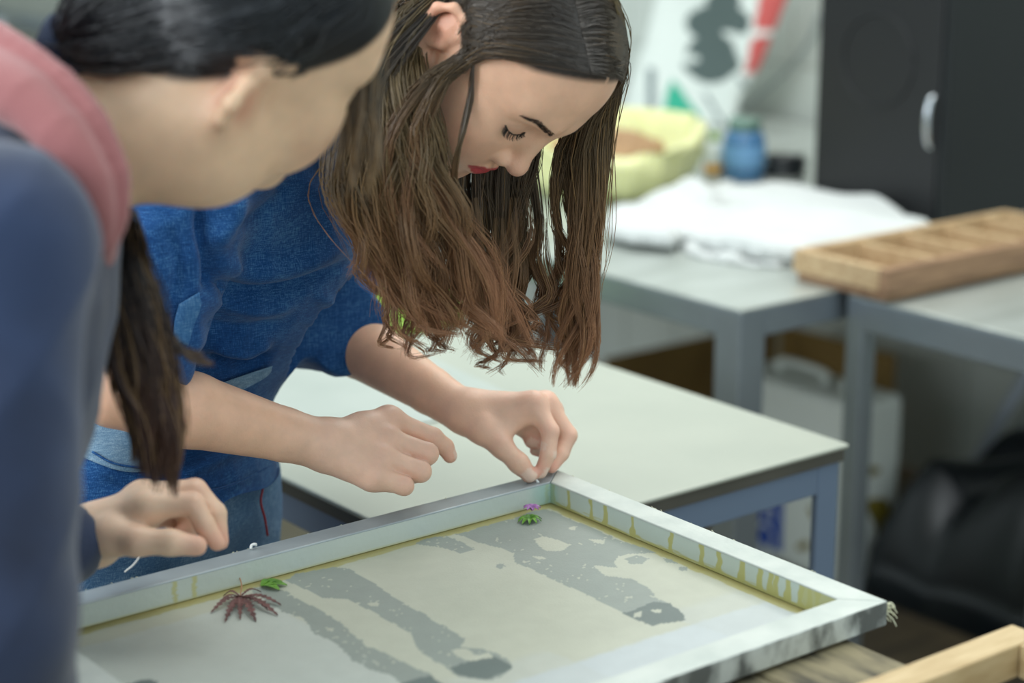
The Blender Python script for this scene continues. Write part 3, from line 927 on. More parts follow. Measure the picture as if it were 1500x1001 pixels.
# black plastic sheeting heaped on the floor
n = 80
ga = np.linspace(1.655, 2.19, n)
gb = np.linspace(-1.04, .10, n)
GA, GB = np.meshgrid(ga, gb, indexing='ij')
u_ = GB - .35 * (GA - 1.7) ** 2 + .12 * np.sin(5 * GA)
Z = .21 + .06 * np.abs(np.sin(17 * u_ + .8 * vnoise(GA, GB, 6, 41))) + .06 * (vnoise(GA, GB, 5, 42) - .3) + .09 * np.exp(-((GB + .62) / .18) ** 2)
em = np.minimum(np.minimum(GA - 1.655, 2.19 - GA), np.minimum(GB + 1.04, .10 - GB))
Z = .004 + Z * np.clip(em / .09, 0, 1) ** .5
V = ORG + GA[..., None] * AX + GB[..., None] * BX + Z[..., None] * np.array([0, 0, 1.])
Vb = V.copy()
Vb[..., 2] = .001
idx = np.arange(n * n).reshape(n, n)
Ft = np.stack([idx[:-1, :-1], idx[:-1, 1:], idx[1:, 1:], idx[1:, :-1]], -1).reshape(-1, 4)
Fb = Ft[:, ::-1] + n * n
rim = np.concatenate([idx[:, 0], idx[-1, 1:], idx[-2::-1, -1], idx[0, -2:0:-1]])
Fs = [(rim[k], rim[(k + 1) % len(rim)], rim[(k + 1) % len(rim)] + n * n, rim[k] + n * n) for k in range(len(rim))]
tag(mesh('plastic_sheeting', np.vstack([V.reshape(-1, 3), Vb.reshape(-1, 3)]), Ft[:, ::-1].tolist() + Fb[:, ::-1].tolist() + Fs, MATS['black_plastic'], None, True),
    'black plastic sheeting heaped in folds on the floor under the steel table', 'sheeting')

# lime tub beyond the end of the metal table
gt = onz(500, 560, .30)
gb_ = onz(520, 455, .70)
gb_ = np.array([gb_[0], gb_[1], .001])
lt = empty('lime_tub', gb_, 'large lime green plastic tub behind the far end of the metal table', 'tub')
lathe('tub_wall', gb_, [(.13, 0), (.14, .02), (.175, .68), (.19, .695), (.19, .715), (.172, .715), (.165, .68), (.12, .05), (.06, .045)], MATS['lime'], lt, 48)
# boxes under the metal table
kq = ab(452, 792, .56)
for (a0_, a1_, b0_, b1_, h_) in ((kq[0] - .10, kq[0] + .22, kq[1] - .24, kq[1], .66),):
    kx = empty('carton', L((a0_ + a1_) / 2, (b0_ + b1_) / 2, .001), 'beige carton on the floor under the metal table', 'carton')
    abox('carton_body', a0_, a1_, b0_, b1_, .001, h_, MATS['beige'], kx, .004)
    abox('flap', a0_, (a0_ + a1_) / 2 - .001, b0_, b1_, h_ + .0005, h_ + .004, MATS['beige'], kx, .001)
    abox('flap', (a0_ + a1_) / 2 + .001, a1_, b0_, b1_, h_ + .0005, h_ + .004, MATS['beige'], kx, .001)
# pipe with valve high on the wall at the far left
wb_, wz_ = ab_wall(20, 20, WALL_A - .06)
vp = empty('wall_pipe', L(WALL_A - .06, wb_, wz_), 'steel water pipe with a tap fixed on the wall behind the people', 'pipe')
tube('pipe', [L(WALL_A - .06, wb_ - .9, wz_ - .03), L(WALL_A - .06, wb_ + 1.0, wz_ - .03)], .03, MATS['steel'], vp, 14)
for db in (-.15, .12):
    tube('tap', spline([L(WALL_A - .09, wb_ + db, wz_ - .03), L(WALL_A - .16, wb_ + db, wz_ - .02), L(WALL_A - .20, wb_ + db, wz_ - .06), L(WALL_A - .20, wb_ + db, wz_ - .12)], 16), .018, MATS['chrome'], vp, 12)
for db in (-.8, .8):
    tube('bracket', [L(WALL_A - .03, wb_ + db, wz_ - .03), L(WALL_A + .005, wb_ + db, wz_ - .03)], .014, MATS['steel'], vp, 8)
# ------------------------------------------------------------------ smooth bodies: blended volumes meshed into one surface
def smin(a, b, k):
    h = np.clip(.5 + .5 * (b - a) / k, 0, 1)
    return b * (1 - h) + a * h - k * h * (1 - h)
def smax(a, b, k):
    return -smin(-a, -b, k)
def d_cap(p, a, b, ra, rb):
    a = np.asarray(a, np.float32)
    e = np.asarray(b, np.float32) - a
    t = np.clip(((p - a) @ e) / (e @ e + 1e-12), 0, 1)
    q = p - a - t[:, None] * e
    return np.sqrt((q * q).sum(1)) - (ra + (rb - ra) * t)
def d_ell(p, c, R, r):
    r = np.asarray(r, np.float32)
    q = p - np.asarray(c, np.float32)
    if R is not None:
        q = q @ np.asarray(R, np.float32)
    k0 = np.sqrt(((q / r) ** 2).sum(1))
    k1 = np.sqrt(((q / (r * r)) ** 2).sum(1)) + 1e-9
    return k0 * (k0 - 1) / k1
class Vol:
    def __init__(s):
        s.pr = []
    def add(s, f, lo, hi, k=.01, op=1):
        s.pr.append((f, np.asarray(lo, float), np.asarray(hi, float), k, op))
        return s
    def cap(s, a, b, ra, rb=None, k=.01, op=1):
        rb = ra if rb is None else rb
        a, b = np.asarray(a, float), np.asarray(b, float)
        r = max(ra, rb)
        return s.add(lambda p: d_cap(p, a, b, ra, rb), np.minimum(a, b) - r, np.maximum(a, b) + r, k, op)
    def chain(s, pts, rs, k=.008):
        for i in range(len(pts) - 1):
            s.cap(pts[i], pts[i + 1], rs[i], rs[i + 1], k)
        return s
    def ell(s, c, R, r, k=.02, op=1):
        m = max(r)
        c = np.asarray(c, float)
        return s.add(lambda p: d_ell(p, c, R, r), c - m, c + m, k, op)
    def flat(s, a, b, ra, rb, n, squash, k=.02):      # capsule squashed along direction n
        a, b, n = np.asarray(a, float), np.asarray(b, float), np.asarray(n, float) / np.linalg.norm(n)
        M = (np.eye(3) + (squash - 1) * np.outer(n, n)).astype(np.float32)
        a2, b2 = M @ a, M @ b
        r = max(ra, rb)
        return s.add(lambda p: d_cap(p @ M.T, a2, b2, ra, rb) / math.sqrt(squash), np.minimum(a, b) - r, np.maximum(a, b) + r, k)
    def ev(s, P, lo, hi):       # P (n, m, 3) in boxes lo..hi
        n, m = P.shape[:2]
        D = np.full((n, m), .2, np.float32)
        for f, l, h, k, op in s.pr:
            mg = 2 * k + .03
            sel = np.where(np.all((hi >= l - mg) & (lo <= h + mg), axis=1))[0]
            if len(sel) == 0: continue
            v = f(P[sel].reshape(-1, 3)).reshape(len(sel), m).astype(np.float32)
            if op == 1:
                D[sel] = smin(D[sel], v, k)
            else:
                D[sel] = smax(D[sel], -v, k)
        return D
    def at(s, P):
        P = np.asarray(P, np.float32).reshape(-1, 1, 3)
        return s.ev(P, P[:, 0], P[:, 0])[:, 0]
    def surface(s, h):
        Bk = 8
        bs = Bk * h
        org = np.min([l for f, l, hh, k, op in s.pr if op == 1], axis=0) - .03
        keys = []
        for f, l, hh, k, op in s.pr:
            if op != 1: continue
            i0 = np.floor((l - k - h - org) / bs).astype(int)
            i1 = np.floor((hh + k + h - org) / bs).astype(int)
            g_ = np.stack(np.meshgrid(*[np.arange(a, b + 1) for a, b in zip(i0, i1)], indexing='ij'), -1).reshape(-1, 3)
            keys.append(g_)
        bi = np.unique(np.vstack(keys), axis=0)
        cen = (org + (bi + .5) * bs).astype(np.float32)[:, None, :]
        hb = bs / 2
        D = s.ev(cen, cen[:, 0] - hb, cen[:, 0] + hb)[:, 0]
        bi = bi[np.abs(D) < bs * 1.5]
        gl = np.arange(Bk + 1)
        loc_ = np.stack(np.meshgrid(gl, gl, gl, indexing='ij'), -1).reshape(-1, 3)
        vals = np.empty((len(bi), Bk + 1, Bk + 1, Bk + 1), np.float32)
        for c0 in range(0, len(bi), 600):
            b_ = bi[c0:c0 + 600]
            P = (org + (b_[:, None, :] * Bk + loc_[None]) * h).astype(np.float32)
            lo = org + b_ * bs
            vals[c0:c0 + 600] = s.ev(P, lo, lo + bs).reshape(len(b_), Bk + 1, Bk + 1, Bk + 1)
        neg = vals < 0
        cs = [(i, j, k) for i in (0, 1) for j in (0, 1) for k in (0, 1)]
        cnt = sum(neg[:, i:i + Bk, j:j + Bk, k:k + Bk].astype(np.int8) for i, j, k in cs)
        act = np.argwhere((cnt > 0) & (cnt < 8))
        cv = np.stack([vals[act[:, 0], act[:, 1] + i, act[:, 2] + j, act[:, 3] + k] for i, j, k in cs], 1)
        base = bi[act[:, 0]] * Bk + act[:, 1:]
        acc = np.zeros((len(act), 3))
        num = np.zeros(len(act))
        for e0 in range(8):
            for ax in range(3):
                e1 = e0 | (4 >> ax)
                if e1 == e0: continue
                v0, v1 = cv[:, e0], cv[:, e1]
                x_ = (v0 < 0) != (v1 < 0)
                t = np.where(x_, v0 / (v0 - v1 + 1e-20), 0)
                p = np.array(cs[e0], float)[None] + t[:, None] * (np.array(cs[e1]) - np.array(cs[e0]))[None]
                acc += np.where(x_[:, None], p, 0)
                num += x_
        V = org + (base + acc / num[:, None]) * h
        mn = base.min(0) - 2
        dim = base.max(0) - mn + 4
        kf = lambda g_: ((g_[:, 0] - mn[0]) * dim[1] + (g_[:, 1] - mn[1])) * dim[2] + (g_[:, 2] - mn[2])
        kk = kf(base)
        od = np.argsort(kk)
        ks = kk[od]
        Fs = []
        for ax in range(3):
            sl0 = [slice(0, Bk)] * 3
            sl1 = [slice(0, Bk)] * 3
            sl1[ax] = slice(1, Bk + 1)
            n0 = neg[(slice(None), *sl0)]
            n1 = neg[(slice(None), *sl1)]
            ed = np.argwhere(n0 != n1)
            fl = n0[ed[:, 0], ed[:, 1], ed[:, 2], ed[:, 3]]
            gp = bi[ed[:, 0]] * Bk + ed[:, 1:]
            u, v = [(1, 2), (2, 0), (0, 1)][ax]
            q = []
            for du, dv in ((-1, -1), (0, -1), (0, 0), (-1, 0)):
                g2 = gp.copy()
                g2[:, u] += du
                g2[:, v] += dv
                kq = kf(g2)
                ii = np.clip(np.searchsorted(ks, kq), 0, len(ks) - 1)
                q.append(np.where(ks[ii] == kq, od[ii], -1))
            q = np.stack(q, 1)
            q = np.where(fl[:, None], q, q[:, ::-1])
            Fs.append(q[(q >= 0).all(1)])
        return V, np.vstack(Fs)
def mesh_np(name, V, F, m, parent=None, smooth=True):
    me = bpy.data.meshes.new(name)
    me.vertices.add(len(V))
    me.vertices.foreach_set('co', np.asarray(V, np.float32).ravel())
    F = np.asarray(F)
    n, k = F.shape
    me.loops.add(n * k)
    me.loops.foreach_set('vertex_index', F.astype(np.int32).ravel())
    me.polygons.add(n)
    me.polygons.foreach_set('loop_start', np.arange(0, n * k, k, dtype=np.int32))
    me.polygons.foreach_set('use_smooth', np.full(n, smooth))
    me.update(calc_edges=True)
    me.validate()
    return link(name, me, m, parent)
def vnormals(V, F):
    N = np.zeros_like(V)
    n = np.cross(V[F[:, 2]] - V[F[:, 0]], V[F[:, 3]] - V[F[:, 1]])
    for k in range(4):
        np.add.at(N, F[:, k], n)
    return N / (np.linalg.norm(N, axis=1)[:, None] + 1e-12)
def basis(fw, up):               # columns: subject's left, forward, up
    fw = np.array(fw, float)
    fw /= np.linalg.norm(fw)
    up = np.array(up, float)
    up -= fw * (up @ fw)
    up /= np.linalg.norm(up)
    return np.stack([np.cross(up, fw), fw, up], 1) * np.array([-1, 1, 1]) if np.cross(up, fw) @ np.cross(fw, up) > 0 else np.stack([np.cross(fw, up) * -1, fw, up], 1)

# ---- head in its own frame: x subject's left, y forward, z up, origin between the ears
def head_dist(p, flare=0.0, detail=True):
    ax = np.abs(p[:, 0])
    q = np.stack([ax, p[:, 1], p[:, 2]], 1)          # mirrored copy for paired features
    E = lambda c, r, R=None, pp=p: d_ell(pp, c, R, r)
    d = E((0, .004, .043), (.073, .093, .086))
    d = smin(d, E((0, .050, .058), (.058, .048, .052)), .03)
    d = smin(d, E((0, .040, -.022), (.056, .056, .078)), .04)
    d = smin(d, d_cap(q, (.045, .012, -.048), (.012, .078, -.086), .018, .013), .03)
    d = smin(d, E((0, .080, -.084), (.020, .017, .017)), .022)
    d = smin(d, E((.044, .066, -.006), (.020, .021, .019), None, q), .025)
    d = smin(d, E((.033, .072, -.034), (.024, .024, .030), None, q), .025)
    d = smin(d, E((0, .082, -.046), (.029, .019, .024)), .02)
    d = smin(d, d_cap(q, (.045, .079, .044), (.012, .094, .040), .008, .009), .018)
    # eye sockets and lids
    d = smax(d, -d_ell(q, (.032, .110, .020), None, (.019, .020, .013)), .014)
    d = smin(d, d_ell(q, (.0315, .0815, .020), None, (.0155, .0135, .0125)), .005)
    if detail:
        lidl = [(.0155, .0895, .0175), (.024, .0945, .0142), (.033, .0940, .0130), (.041, .0890, .0142), (.0475, .0800, .0175)]
        dl = np.full(len(p), 1., np.float32)
        for i in range(4): dl = np.minimum(dl, d_cap(q, lidl[i], lidl[i + 1], .0010, .0010))
        d = smin(d, dl - .0004, .0025)
        cr = [(.018, .0915, .0285), (.027, .0935, .0305), (.036, .0905, .0300), (.045, .0835, .0260)]
        dc = np.full(len(p), 1., np.float32)
        for i in range(3): dc = np.minimum(dc, d_cap(q, cr[i], cr[i + 1], .0007, .0007))
        d = smax(d, -dc, .003)
    # nose
    d = smin(d, d_cap(p, (0, .092, .032), (0, .1130, -.012), .0085, .0085), .014)
    d = smin(d, E((0, .1145, -.0165), (.0098, .0105, .0095)), .008)
    d = smin(d, d_ell(q, (.0128, .1020, -.0215), None, (.0074, .0100, .0082)), .006)
    d = smax(d, -d_ell(q, (.0062, .1085, -.0285), None, (.0034, .0055, .0040)), .003)
    if detail:
        al = [(.0165, .094, -.013), (.0195, .098, -.020), (.0175, .100, -.0285)]
        da = np.minimum(d_cap(q, al[0], al[1], .0006, .0008), d_cap(q, al[1], al[2], .0008, .0006))
        d = smax(d, -da, .004)
    # lips
    ul = [(0, .1040, -.0455), (.006, .1035, -.0440), (.015, .0985, -.0455), (.0265, .0910, -.0475)]
    ll = [(0, .1020, -.0555), (.008, .1005, -.0550), (.016, .0960, -.0525), (.0255, .0905, -.0485)]
    for i in range(3):
        d = smin(d, d_cap(q, ul[i], ul[i + 1], (.0040, .0040, .0034)[i], (.0040, .0034, .0022)[i]), .0045)
    for i in range(3):
        d = smin(d, d_cap(q, ll[i], ll[i + 1], (.0052, .0050, .0040)[i], (.0050, .0040, .0022)[i]), .0045)
    if detail:
        ml_ = [(0, .1080, -.0500), (.010, .1045, -.0496), (.018, .0985, -.0492), (.0280, .0915, -.0470)]
        dm = np.full(len(p), 1., np.float32)
        for i in range(3): dm = np.minimum(dm, d_cap(q, ml_[i], ml_[i + 1], .0012, .0012))
        d = smax(d, -dm, .0022)
    # ears
    hx = [(.0665, .004, -.026), (.0715, -.012, -.018), (.0800, -.023, -.002), (.0835, -.026, .016), (.0800, -.019, .030), (.0750, -.005, .034), (.0705, .004, .024), (.0690, .002, .010)]
    hx = [(x + flare * max(0., -y - .002) / .024, y, z) for x, y, z in hx]
    d = smin(d, d_ell(q, (.0705 + flare * .3, -.010, .005), None, (.0085, .0145, .0260)), .005)
    for i in range(len(hx) - 1):
        d = smin(d, d_cap(q, hx[i], hx[i + 1], .0043 + flare * .07 if i else .0060, .0043 + flare * .07), .005)
    d = smax(d, -d_ell(q, (.0835 + flare * .5, -.0055, -.001), None, (.0085, .0075, .0100)), .005)
    d = smax(d, -d_ell(q, (.0860 + flare * .7, -.0120, .018), None, (.0070, .0065, .0095)), .005)
    d = smin(d, d_ell(q, (.0690, .0035, -.001), None, (.005, .003, .006)), .004)
    return d
def add_head(vol, R, T, k=.02, detail=True, flare=0.0):
    R32, T32 = R.astype(np.float32), T.astype(np.float32)
    vol.add(lambda p: head_dist((p - T32) @ R32, flare=flare, detail=detail), T - .135, T + .135, k)
def head_color(P, base, lip=None, lip_amt=1.0):
    ax = np.abs(P[:, 0])
    q = np.stack([ax, P[:, 1], P[:, 2]], 1)
    col = np.repeat(np.array(base)[None], len(P), 0)
    def mix(m, c_):
        nonlocal col
        col = col * (1 - m[:, None]) + np.array(c_)[None] * m[:, None]
    ss = lambda x, a, b: (lambda t: t * t * (3 - 2 * t))(np.clip((x - a) / (b - a), 0, 1))
    mix(.40 * np.exp(-(((q - np.array([.043, .075, -.022])) ** 2).sum(1)) / .022 ** 2), S(220, 140, 118))
    mix(.35 * np.exp(-(((P - np.array([0, .12, -.018])) ** 2).sum(1)) / .014 ** 2), S(214, 142, 126))
    mix(.5 * np.exp(-((q - np.array([.080, -.016, .012])) ** 2).sum(1) / .022 ** 2), S(212, 132, 112))
    mix(.45 * np.exp(-((q - np.array([.078, -.006, .000])) ** 2).sum(1) / .010 ** 2), S(176, 104, 84))  # ear hollow: shade put into the colour, over naturally redder skin
    dl = d_ell(q, (.0315, .092, .0205), None, (.0165, .02, .0085))
    mix(.32 * ss(-dl, -.002, .003), S(176, 132, 116))
    if lip is not None:
        xs = np.array([0, .006, .015, .0285])
        zt = np.interp(ax, xs, [-.0425, -.0405, -.0430, -.0478])
        zb = np.interp(ax, [0, .008, .016, .0285], [-.0600, -.0592, -.0558, -.0480])
        m = ss(zt - P[:, 2], -.0006, .0008) * ss(P[:, 2] - zb, -.0006, .0008) * (ax < .0285) * (P[:, 1] > .078)
        mix(lip_amt * m, lip)
    return col
HEAD_PTS = None
SKIN1, SKIN2 = S(240, 193, 163), S(232, 195, 162)
mat('skin', attr='col', rough=.44, var=.09, scale=60, sss=.25, sssr=(1, .4, .25), bump=.16, bscale=520, spec=.4)
# ------------------------------------------------------------------ first person: denim shirt, long brown hair, bent over the frame
def denim(name, c_dark, c_mid, c_light, scale=9.0):
    m = bpy.data.materials.new(name)
    m.use_nodes = True
    nt = m.node_tree
    b = nt.nodes['Principled BSDF']
    b.inputs['Roughness'].default_value = .85
    b.inputs['Specular IOR Level'].default_value = .2
    b.inputs['Sheen Weight'].default_value = .12
    tc = nt.nodes.new('ShaderNodeTexCoord')
    n1 = nt.nodes.new('ShaderNodeTexNoise')
    n1.inputs['Scale'].default_value = scale
    n1.inputs['Detail'].default_value = 6
    n1.inputs['Roughness'].default_value = .65
    nt.links.new(tc.outputs['Object'], n1.inputs['Vector'])
    thread = []
    for sx, rot in (((1300, 1300, 90), .0), ((120, 120, 1500), .12)):
        mp = nt.nodes.new('ShaderNodeMapping')
        mp.inputs['Scale'].default_value = sx
        mp.inputs['Rotation'].default_value = (rot, rot, 0)
        n2 = nt.nodes.new('ShaderNodeTexNoise')
        n2.inputs['Scale'].default_value = 1.0
        n2.inputs['Detail'].default_value = 2
        nt.links.new(tc.outputs['Object'], mp.inputs['Vector'])
        nt.links.new(mp.outputs['Vector'], n2.inputs['Vector'])
        thread.append(n2)
    ad = nt.nodes.new('ShaderNodeMath')
    ad.operation = 'ADD'
    nt.links.new(thread[0].outputs['Fac'], ad.inputs[0])
    nt.links.new(thread[1].outputs['Fac'], ad.inputs[1])
    m2 = nt.nodes.new('ShaderNodeMath')
    m2.operation = 'MULTIPLY_ADD'
    m2.inputs[1].default_value = .42
    nt.links.new(ad.outputs[0], m2.inputs[0])
    n1s = nt.nodes.new('ShaderNodeMath')
    n1s.operation = 'MULTIPLY'
    n1s.inputs[1].default_value = .5
    nt.links.new(n1.outputs['Fac'], n1s.inputs[0])
    nt.links.new(n1s.outputs[0], m2.inputs[2])
    rp = nt.nodes.new('ShaderNodeValToRGB')
    e = rp.color_ramp.elements
    e[0].position, e[0].color = .50, (*c_dark, 1)
    e[1].position, e[1].color = .86, (*c_light, 1)
    x_ = e.new(.68)
    x_.color = (*c_mid, 1)
    nt.links.new(m2.outputs[0], rp.inputs['Fac'])
    nt.links.new(rp.outputs['Color'], b.inputs['Base Color'])
    bp = nt.nodes.new('ShaderNodeBump')
    bp.inputs['Strength'].default_value = .35
    bp.inputs['Distance'].default_value = .0012
    nt.links.new(ad.outputs[0], bp.inputs['Height'])
    nt.links.new(bp.outputs['Normal'], b.inputs['Normal'])
    MATS[name] = m
    return m
denim('denim_shirt', S(14, 54, 106), S(26, 78, 136), S(78, 128, 176))
denim('denim_jeans', S(52, 92, 134), S(80, 122, 164), S(134, 168, 200))
denim('denim_light', S(86, 122, 152), S(118, 152, 180), S(164, 190, 208))
denim('denim_mid', S(36, 82, 134), S(62, 112, 162), S(120, 160, 196))
mat('red_stitch', S(170, 50, 58), .7)
mat('white_stitch', S(170, 190, 210), .8)
mat('shoe', S(40, 40, 46), .6)
mat('lash', S(26, 20, 18), .6)

nrm = lambda v: np.asarray(v, float) / np.linalg.norm(v)
fw1, up1 = nrm((.393, -.238, -.888)), None
up1 = np.array((.757, -.464, .46))
up1 = nrm(up1 - fw1 * (up1 @ fw1))
R1 = np.stack([np.cross(fw1, up1) * -1, fw1, up1], 1)
R1[:, 0] = np.cross(fw1, up1) * -1
yw = math.radians(6)
fwd_ = R1[:, 1] * math.cos(yw) - R1[:, 0] * math.sin(yw)
R1 = np.stack([np.cross(up1, fwd_), fwd_, up1], 1)
fw1 = fwd_
T1 = np.array([-.022, 1.822, 1.327])
Sc = np.array([-.195, 1.945, 1.265])
face1 = nrm((.86, -.51, 0))
lat1 = np.array([-face1[1], face1[0], 0])            # towards the subject's left
RS, LS = Sc - lat1 * .165 + [0, 0, -.015], Sc + lat1 * .165
PEL = px(205, 700, 2.05)
ER = px(168, 572, 1.80)
WR = px(474, 652, 1.885)
EL = px(452, 458, 2.15)
WL = px(678, 603, 2.012)
D_ = np.linalg.norm
print('W1 lengths torso', D_(Sc - PEL), 'upR', D_(RS - ER), 'foreR', D_(WR - ER), 'upL', D_(LS - EL), 'foreL', D_(WL - EL), 'pel z', PEL, 'RS', proj(RS), 'LS', proj(LS), 'Sc', proj(Sc))
body = Vol()
add_head(body, R1, T1)
nb0 = T1 - up1 * .045 - fw1 * .015
nb1 = Sc + np.array([0, 0, .02])
body.cap(nb0, nb0 * .45 + nb1 * .55, .050, .050, .03)
body.cap(nb0 * .45 + nb1 * .55, nb1, .050, .054, .02)
body.cap(RS, LS, .045, .045, .05)
sp = nrm(Sc - PEL)
latp = lat1
apv = nrm(np.cross(sp, latp))
RT = np.stack([latp, apv, sp], 1)
body.ell(px(350, 330, 1.99), RT, (.125, .09, .15), .05)
# arms
body.chain([RS, ER], [.045, .034], .004)
body.chain([ER, ER * .65 + WR * .35, ER * .2 + WR * .8, WR], [.0335, .0355, .0255, .0235], .004)
body.chain([LS, EL], [.045, .036], .004)
body.chain([EL, EL * .65 + WL * .35, EL * .2 + WL * .8, WL], [.035, .0350, .0245, .0220], .004)
# right hand, loosely closed, back of the hand seen
dR = dict(i=[(569, 616, 1.925), (634, 641, 1.945), (652, 655, 1.952), (659, 668, 1.955)],
          m=[(561, 643, 1.908), (626, 665, 1.915), (606, 688, 1.948), (580, 680, 1.955)],
          r=[(556, 671, 1.893), (616, 691, 1.899), (592, 698, 1.932), (568, 690, 1.942)],
          l=[(545, 698, 1.880), (592, 712, 1.884), (572, 709, 1.915), (556, 700, 1.925)])
rR = dict(i=(.0115, .0098, .0085, .0074), m=(.0120, .0108, .0094, .0082), r=(.0118, .0104, .0090, .0080), l=(.0108, .0092, .0080, .0072))
HR = {}
for f_ in 'imrl':
    j = [px(*q) for q in dR[f_]]
    HR[f_] = j
    body.chain(j, rR[f_], .003)
    root = WR + (j[0] - WR) * .12
    body.chain([root, j[0]], [.0185, .0120], .014)
    body.ell(j[0] + nrm(CAM - j[0]) * .0015, None, (.0125, .0125, .0118), .006)
    # extensor tendon
    tn = nrm(CAM - j[0]) * .0118
    body.chain([WR * .62 + j[0] * .38 + tn * .85, j[0] + tn * .62], [.0024, .0026], .008)
body.cap(HR['i'][0] * .6 + WR * .4, HR['l'][0] * .6 + WR * .4, .0145, .0130, .015)
tj = [px(500, 640, 1.925), px(545, 655, 1.955), px(585, 668, 1.972), px(612, 672, 1.975)]
body.chain(tj, [.016, .012, .0105, .009], .006)
# left hand, pinching a thread over the far corner
dL = dict(i=[(782, 592, 2.000), (806, 632, 1.992), (803, 666, 1.990), (792, 692, 1.990)],
          m=[(799, 592, 2.018), (832, 638, 2.016), (822, 664, 2.012), (808, 684, 2.008)],
          r=[(806, 602, 2.034), (828, 646, 2.032), (806, 658, 2.030), (778, 648, 2.026)],
          l=[(804, 616, 2.048), (820, 654, 2.046), (803, 664, 2.042), (784, 660, 2.036)])
rL = dict(i=(.0110, .0090, .0080, .0066), m=(.0115, .0094, .0082, .0068), r=(.0110, .0088, .0078, .0064), l=(.0100, .0078, .0068, .0058))
HL = {}
for f_ in 'imrl':
    j = [px(*q) for q in dL[f_]]
    HL[f_] = j
    body.chain(j, rL[f_], .003)
    root = WL + (j[0] - WL) * .12
    body.chain([root, j[0]], [.0170, .0112], .012)
th = [px(706, 628, 1.996), px(735, 655, 1.985), px(760, 679, 1.982), px(775, 696, 1.985)]
HL['t'] = th
body.chain([WL * .8 + th[0] * .2, th[0]], [.017, .0155], .012)
body.chain(th, [.0155, .0108, .0098, .0080], .006)
body.cap(px(742, 630, 2.0), px(772, 604, 2.004), .0085, .0085, .016)     # web of the thumb
body.ell(px(778, 616, 2.030), None, (.020, .016, .018), .012)
V, F = body.surface(.0019)
N = vnormals(V, F)
hp_ = (V - T1) @ R1
inhead = (np.abs(hp_) < np.array([.1, .14, .14])).all(1)
C1 = np.repeat(np.array(SKIN1)[None], len(V), 0)
hc = head_color(hp_, SKIN1, S(190, 76, 80))
C1[inhead] = hc[inhead]
def scalp(P):                    # skin covered by hair
    hl = np.interp(P[:, 1], [-.1, -.08, -.05, -.015, .004, .014, .03, .06, .080, .095], [-.06, -.05, -.04, -.03, .020, .034, .048, .070, .094, .112])
    m_ = np.clip((P[:, 2] - hl) / .009, 0, 1)
    ear = (np.abs(P[:, 0]) > .069) & (np.abs(P[:, 1] + .01) < .03) & (np.abs(P[:, 2] - .004) < .04)
    return m_ * (1 - ear)
sm = scalp(hp_)[:, None] * inhead[:, None] * (1 - .7 * (np.abs(hp_[:, 0] + .001) < .0022) * (hp_[:, 1] > -.03) * (hp_[:, 2] > .06))[:, None]
C1 = C1 * (1 - sm) + np.array(S(52, 42, 36)) * sm
handskin, pink = np.array(S(238, 198, 176)), np.array(S(220, 148, 132))
for w_, H in ((WR, HR), (WL, HL)):
    cen = np.mean([H[f_][0] for f_ in 'imrl'], 0)
    m = np.clip(1 - (np.linalg.norm(V - cen, axis=1) - .06) / .06, 0, 1)[:, None] * .7
    C1 = C1 * (1 - m) + handskin * m
    for f_ in H:
        for q, s_, am in ((0, .012, .45), (1, .010, .40), (3, .012, .55)):
            m = (np.exp(-((V - H[f_][q]) ** 2).sum(1) / s_ ** 2) * am)[:, None]
            C1 = C1 * (1 - m) + pink * m
# nails of the pinching hand: pale plates just before the tip, on the outer side
def nail(tip, prev, out, w_=.0052, ln=.0062):
    global C1, V
    ax_ = nrm(tip - prev)
    out = nrm(out - ax_ * (out @ ax_))
    lt_ = np.cross(ax_, out)
    d = V - (tip - ax_ * .0005)
    u, s_, o_ = d @ ax_, d @ lt_, d @ out
    m = ((u / ln) ** 4 + (s_ / w_) ** 4 < 1) & (o_ > .001)
    mm = (m * .85)[:, None]
    C1 = C1 * (1 - mm) + np.array(S(238, 208, 190)) * mm
    return m
nail(HL['t'][3], HL['t'][2], CAM - HL['t'][3], .0062, .0075)
nail(HL['i'][3], HL['i'][2], nrm(CAM - HL['i'][3]) * .4 + nrm(px(830, 690, 1.99) - HL['i'][3]), .005, .007)
nail(HL['r'][3], HL['r'][2], nrm(CAM - HL['r'][3]), .0045, .006)
nail(HL['l'][3], HL['l'][2], nrm(CAM - HL['l'][3]), .004, .0055)
nail(HR['i'][3], HR['i'][2], nrm(px(690, 650, 1.95) - HR['i'][3]), .005, .006)
p1 = empty('person', (PEL[0], PEL[1], 0), 'person in a blue denim shirt with long brown hair bending over the frame', 'person')
b1 = mesh_np('body', V, F, MATS['skin'], p1)
set_attr(b1, 'col', C1)
print('body1', len(V))

# ---- shirt
def creases(V, N, lines, maxd=2.6):
    """press folds into cloth along given lines (points as pixel, pixel): amplitude, width in px"""
    uv = proj(V)
    vis = (N * (CAM - V)).sum(1) > 0
    disp = np.zeros(len(V))
    for pts, amp, wd in lines:
        P = spline(np.array(pts, float), 24)
        d = np.full(len(V), 1e9)
        tt = np.zeros(len(V))
        for i in range(len(P) - 1):
            a_, e = P[i], P[i + 1] - P[i]
            t = np.clip(((uv[:, :2] - a_) @ e) / (e @ e + 1e-9), 0, 1)
            dd = np.hypot(*(uv[:, :2] - a_ - t[:, None] * e).T)
            m = dd < d
            d[m] = dd[m]
            tt[m] = (i + t[m]) / (len(P) - 1)
        env = np.clip(np.sin(np.pi * np.clip(tt, .03, .97)) * 1.6, 0, 1)
        disp += amp * env * np.exp(-(d / wd) ** 2)
    return V + N * (disp * vis)[:, None]
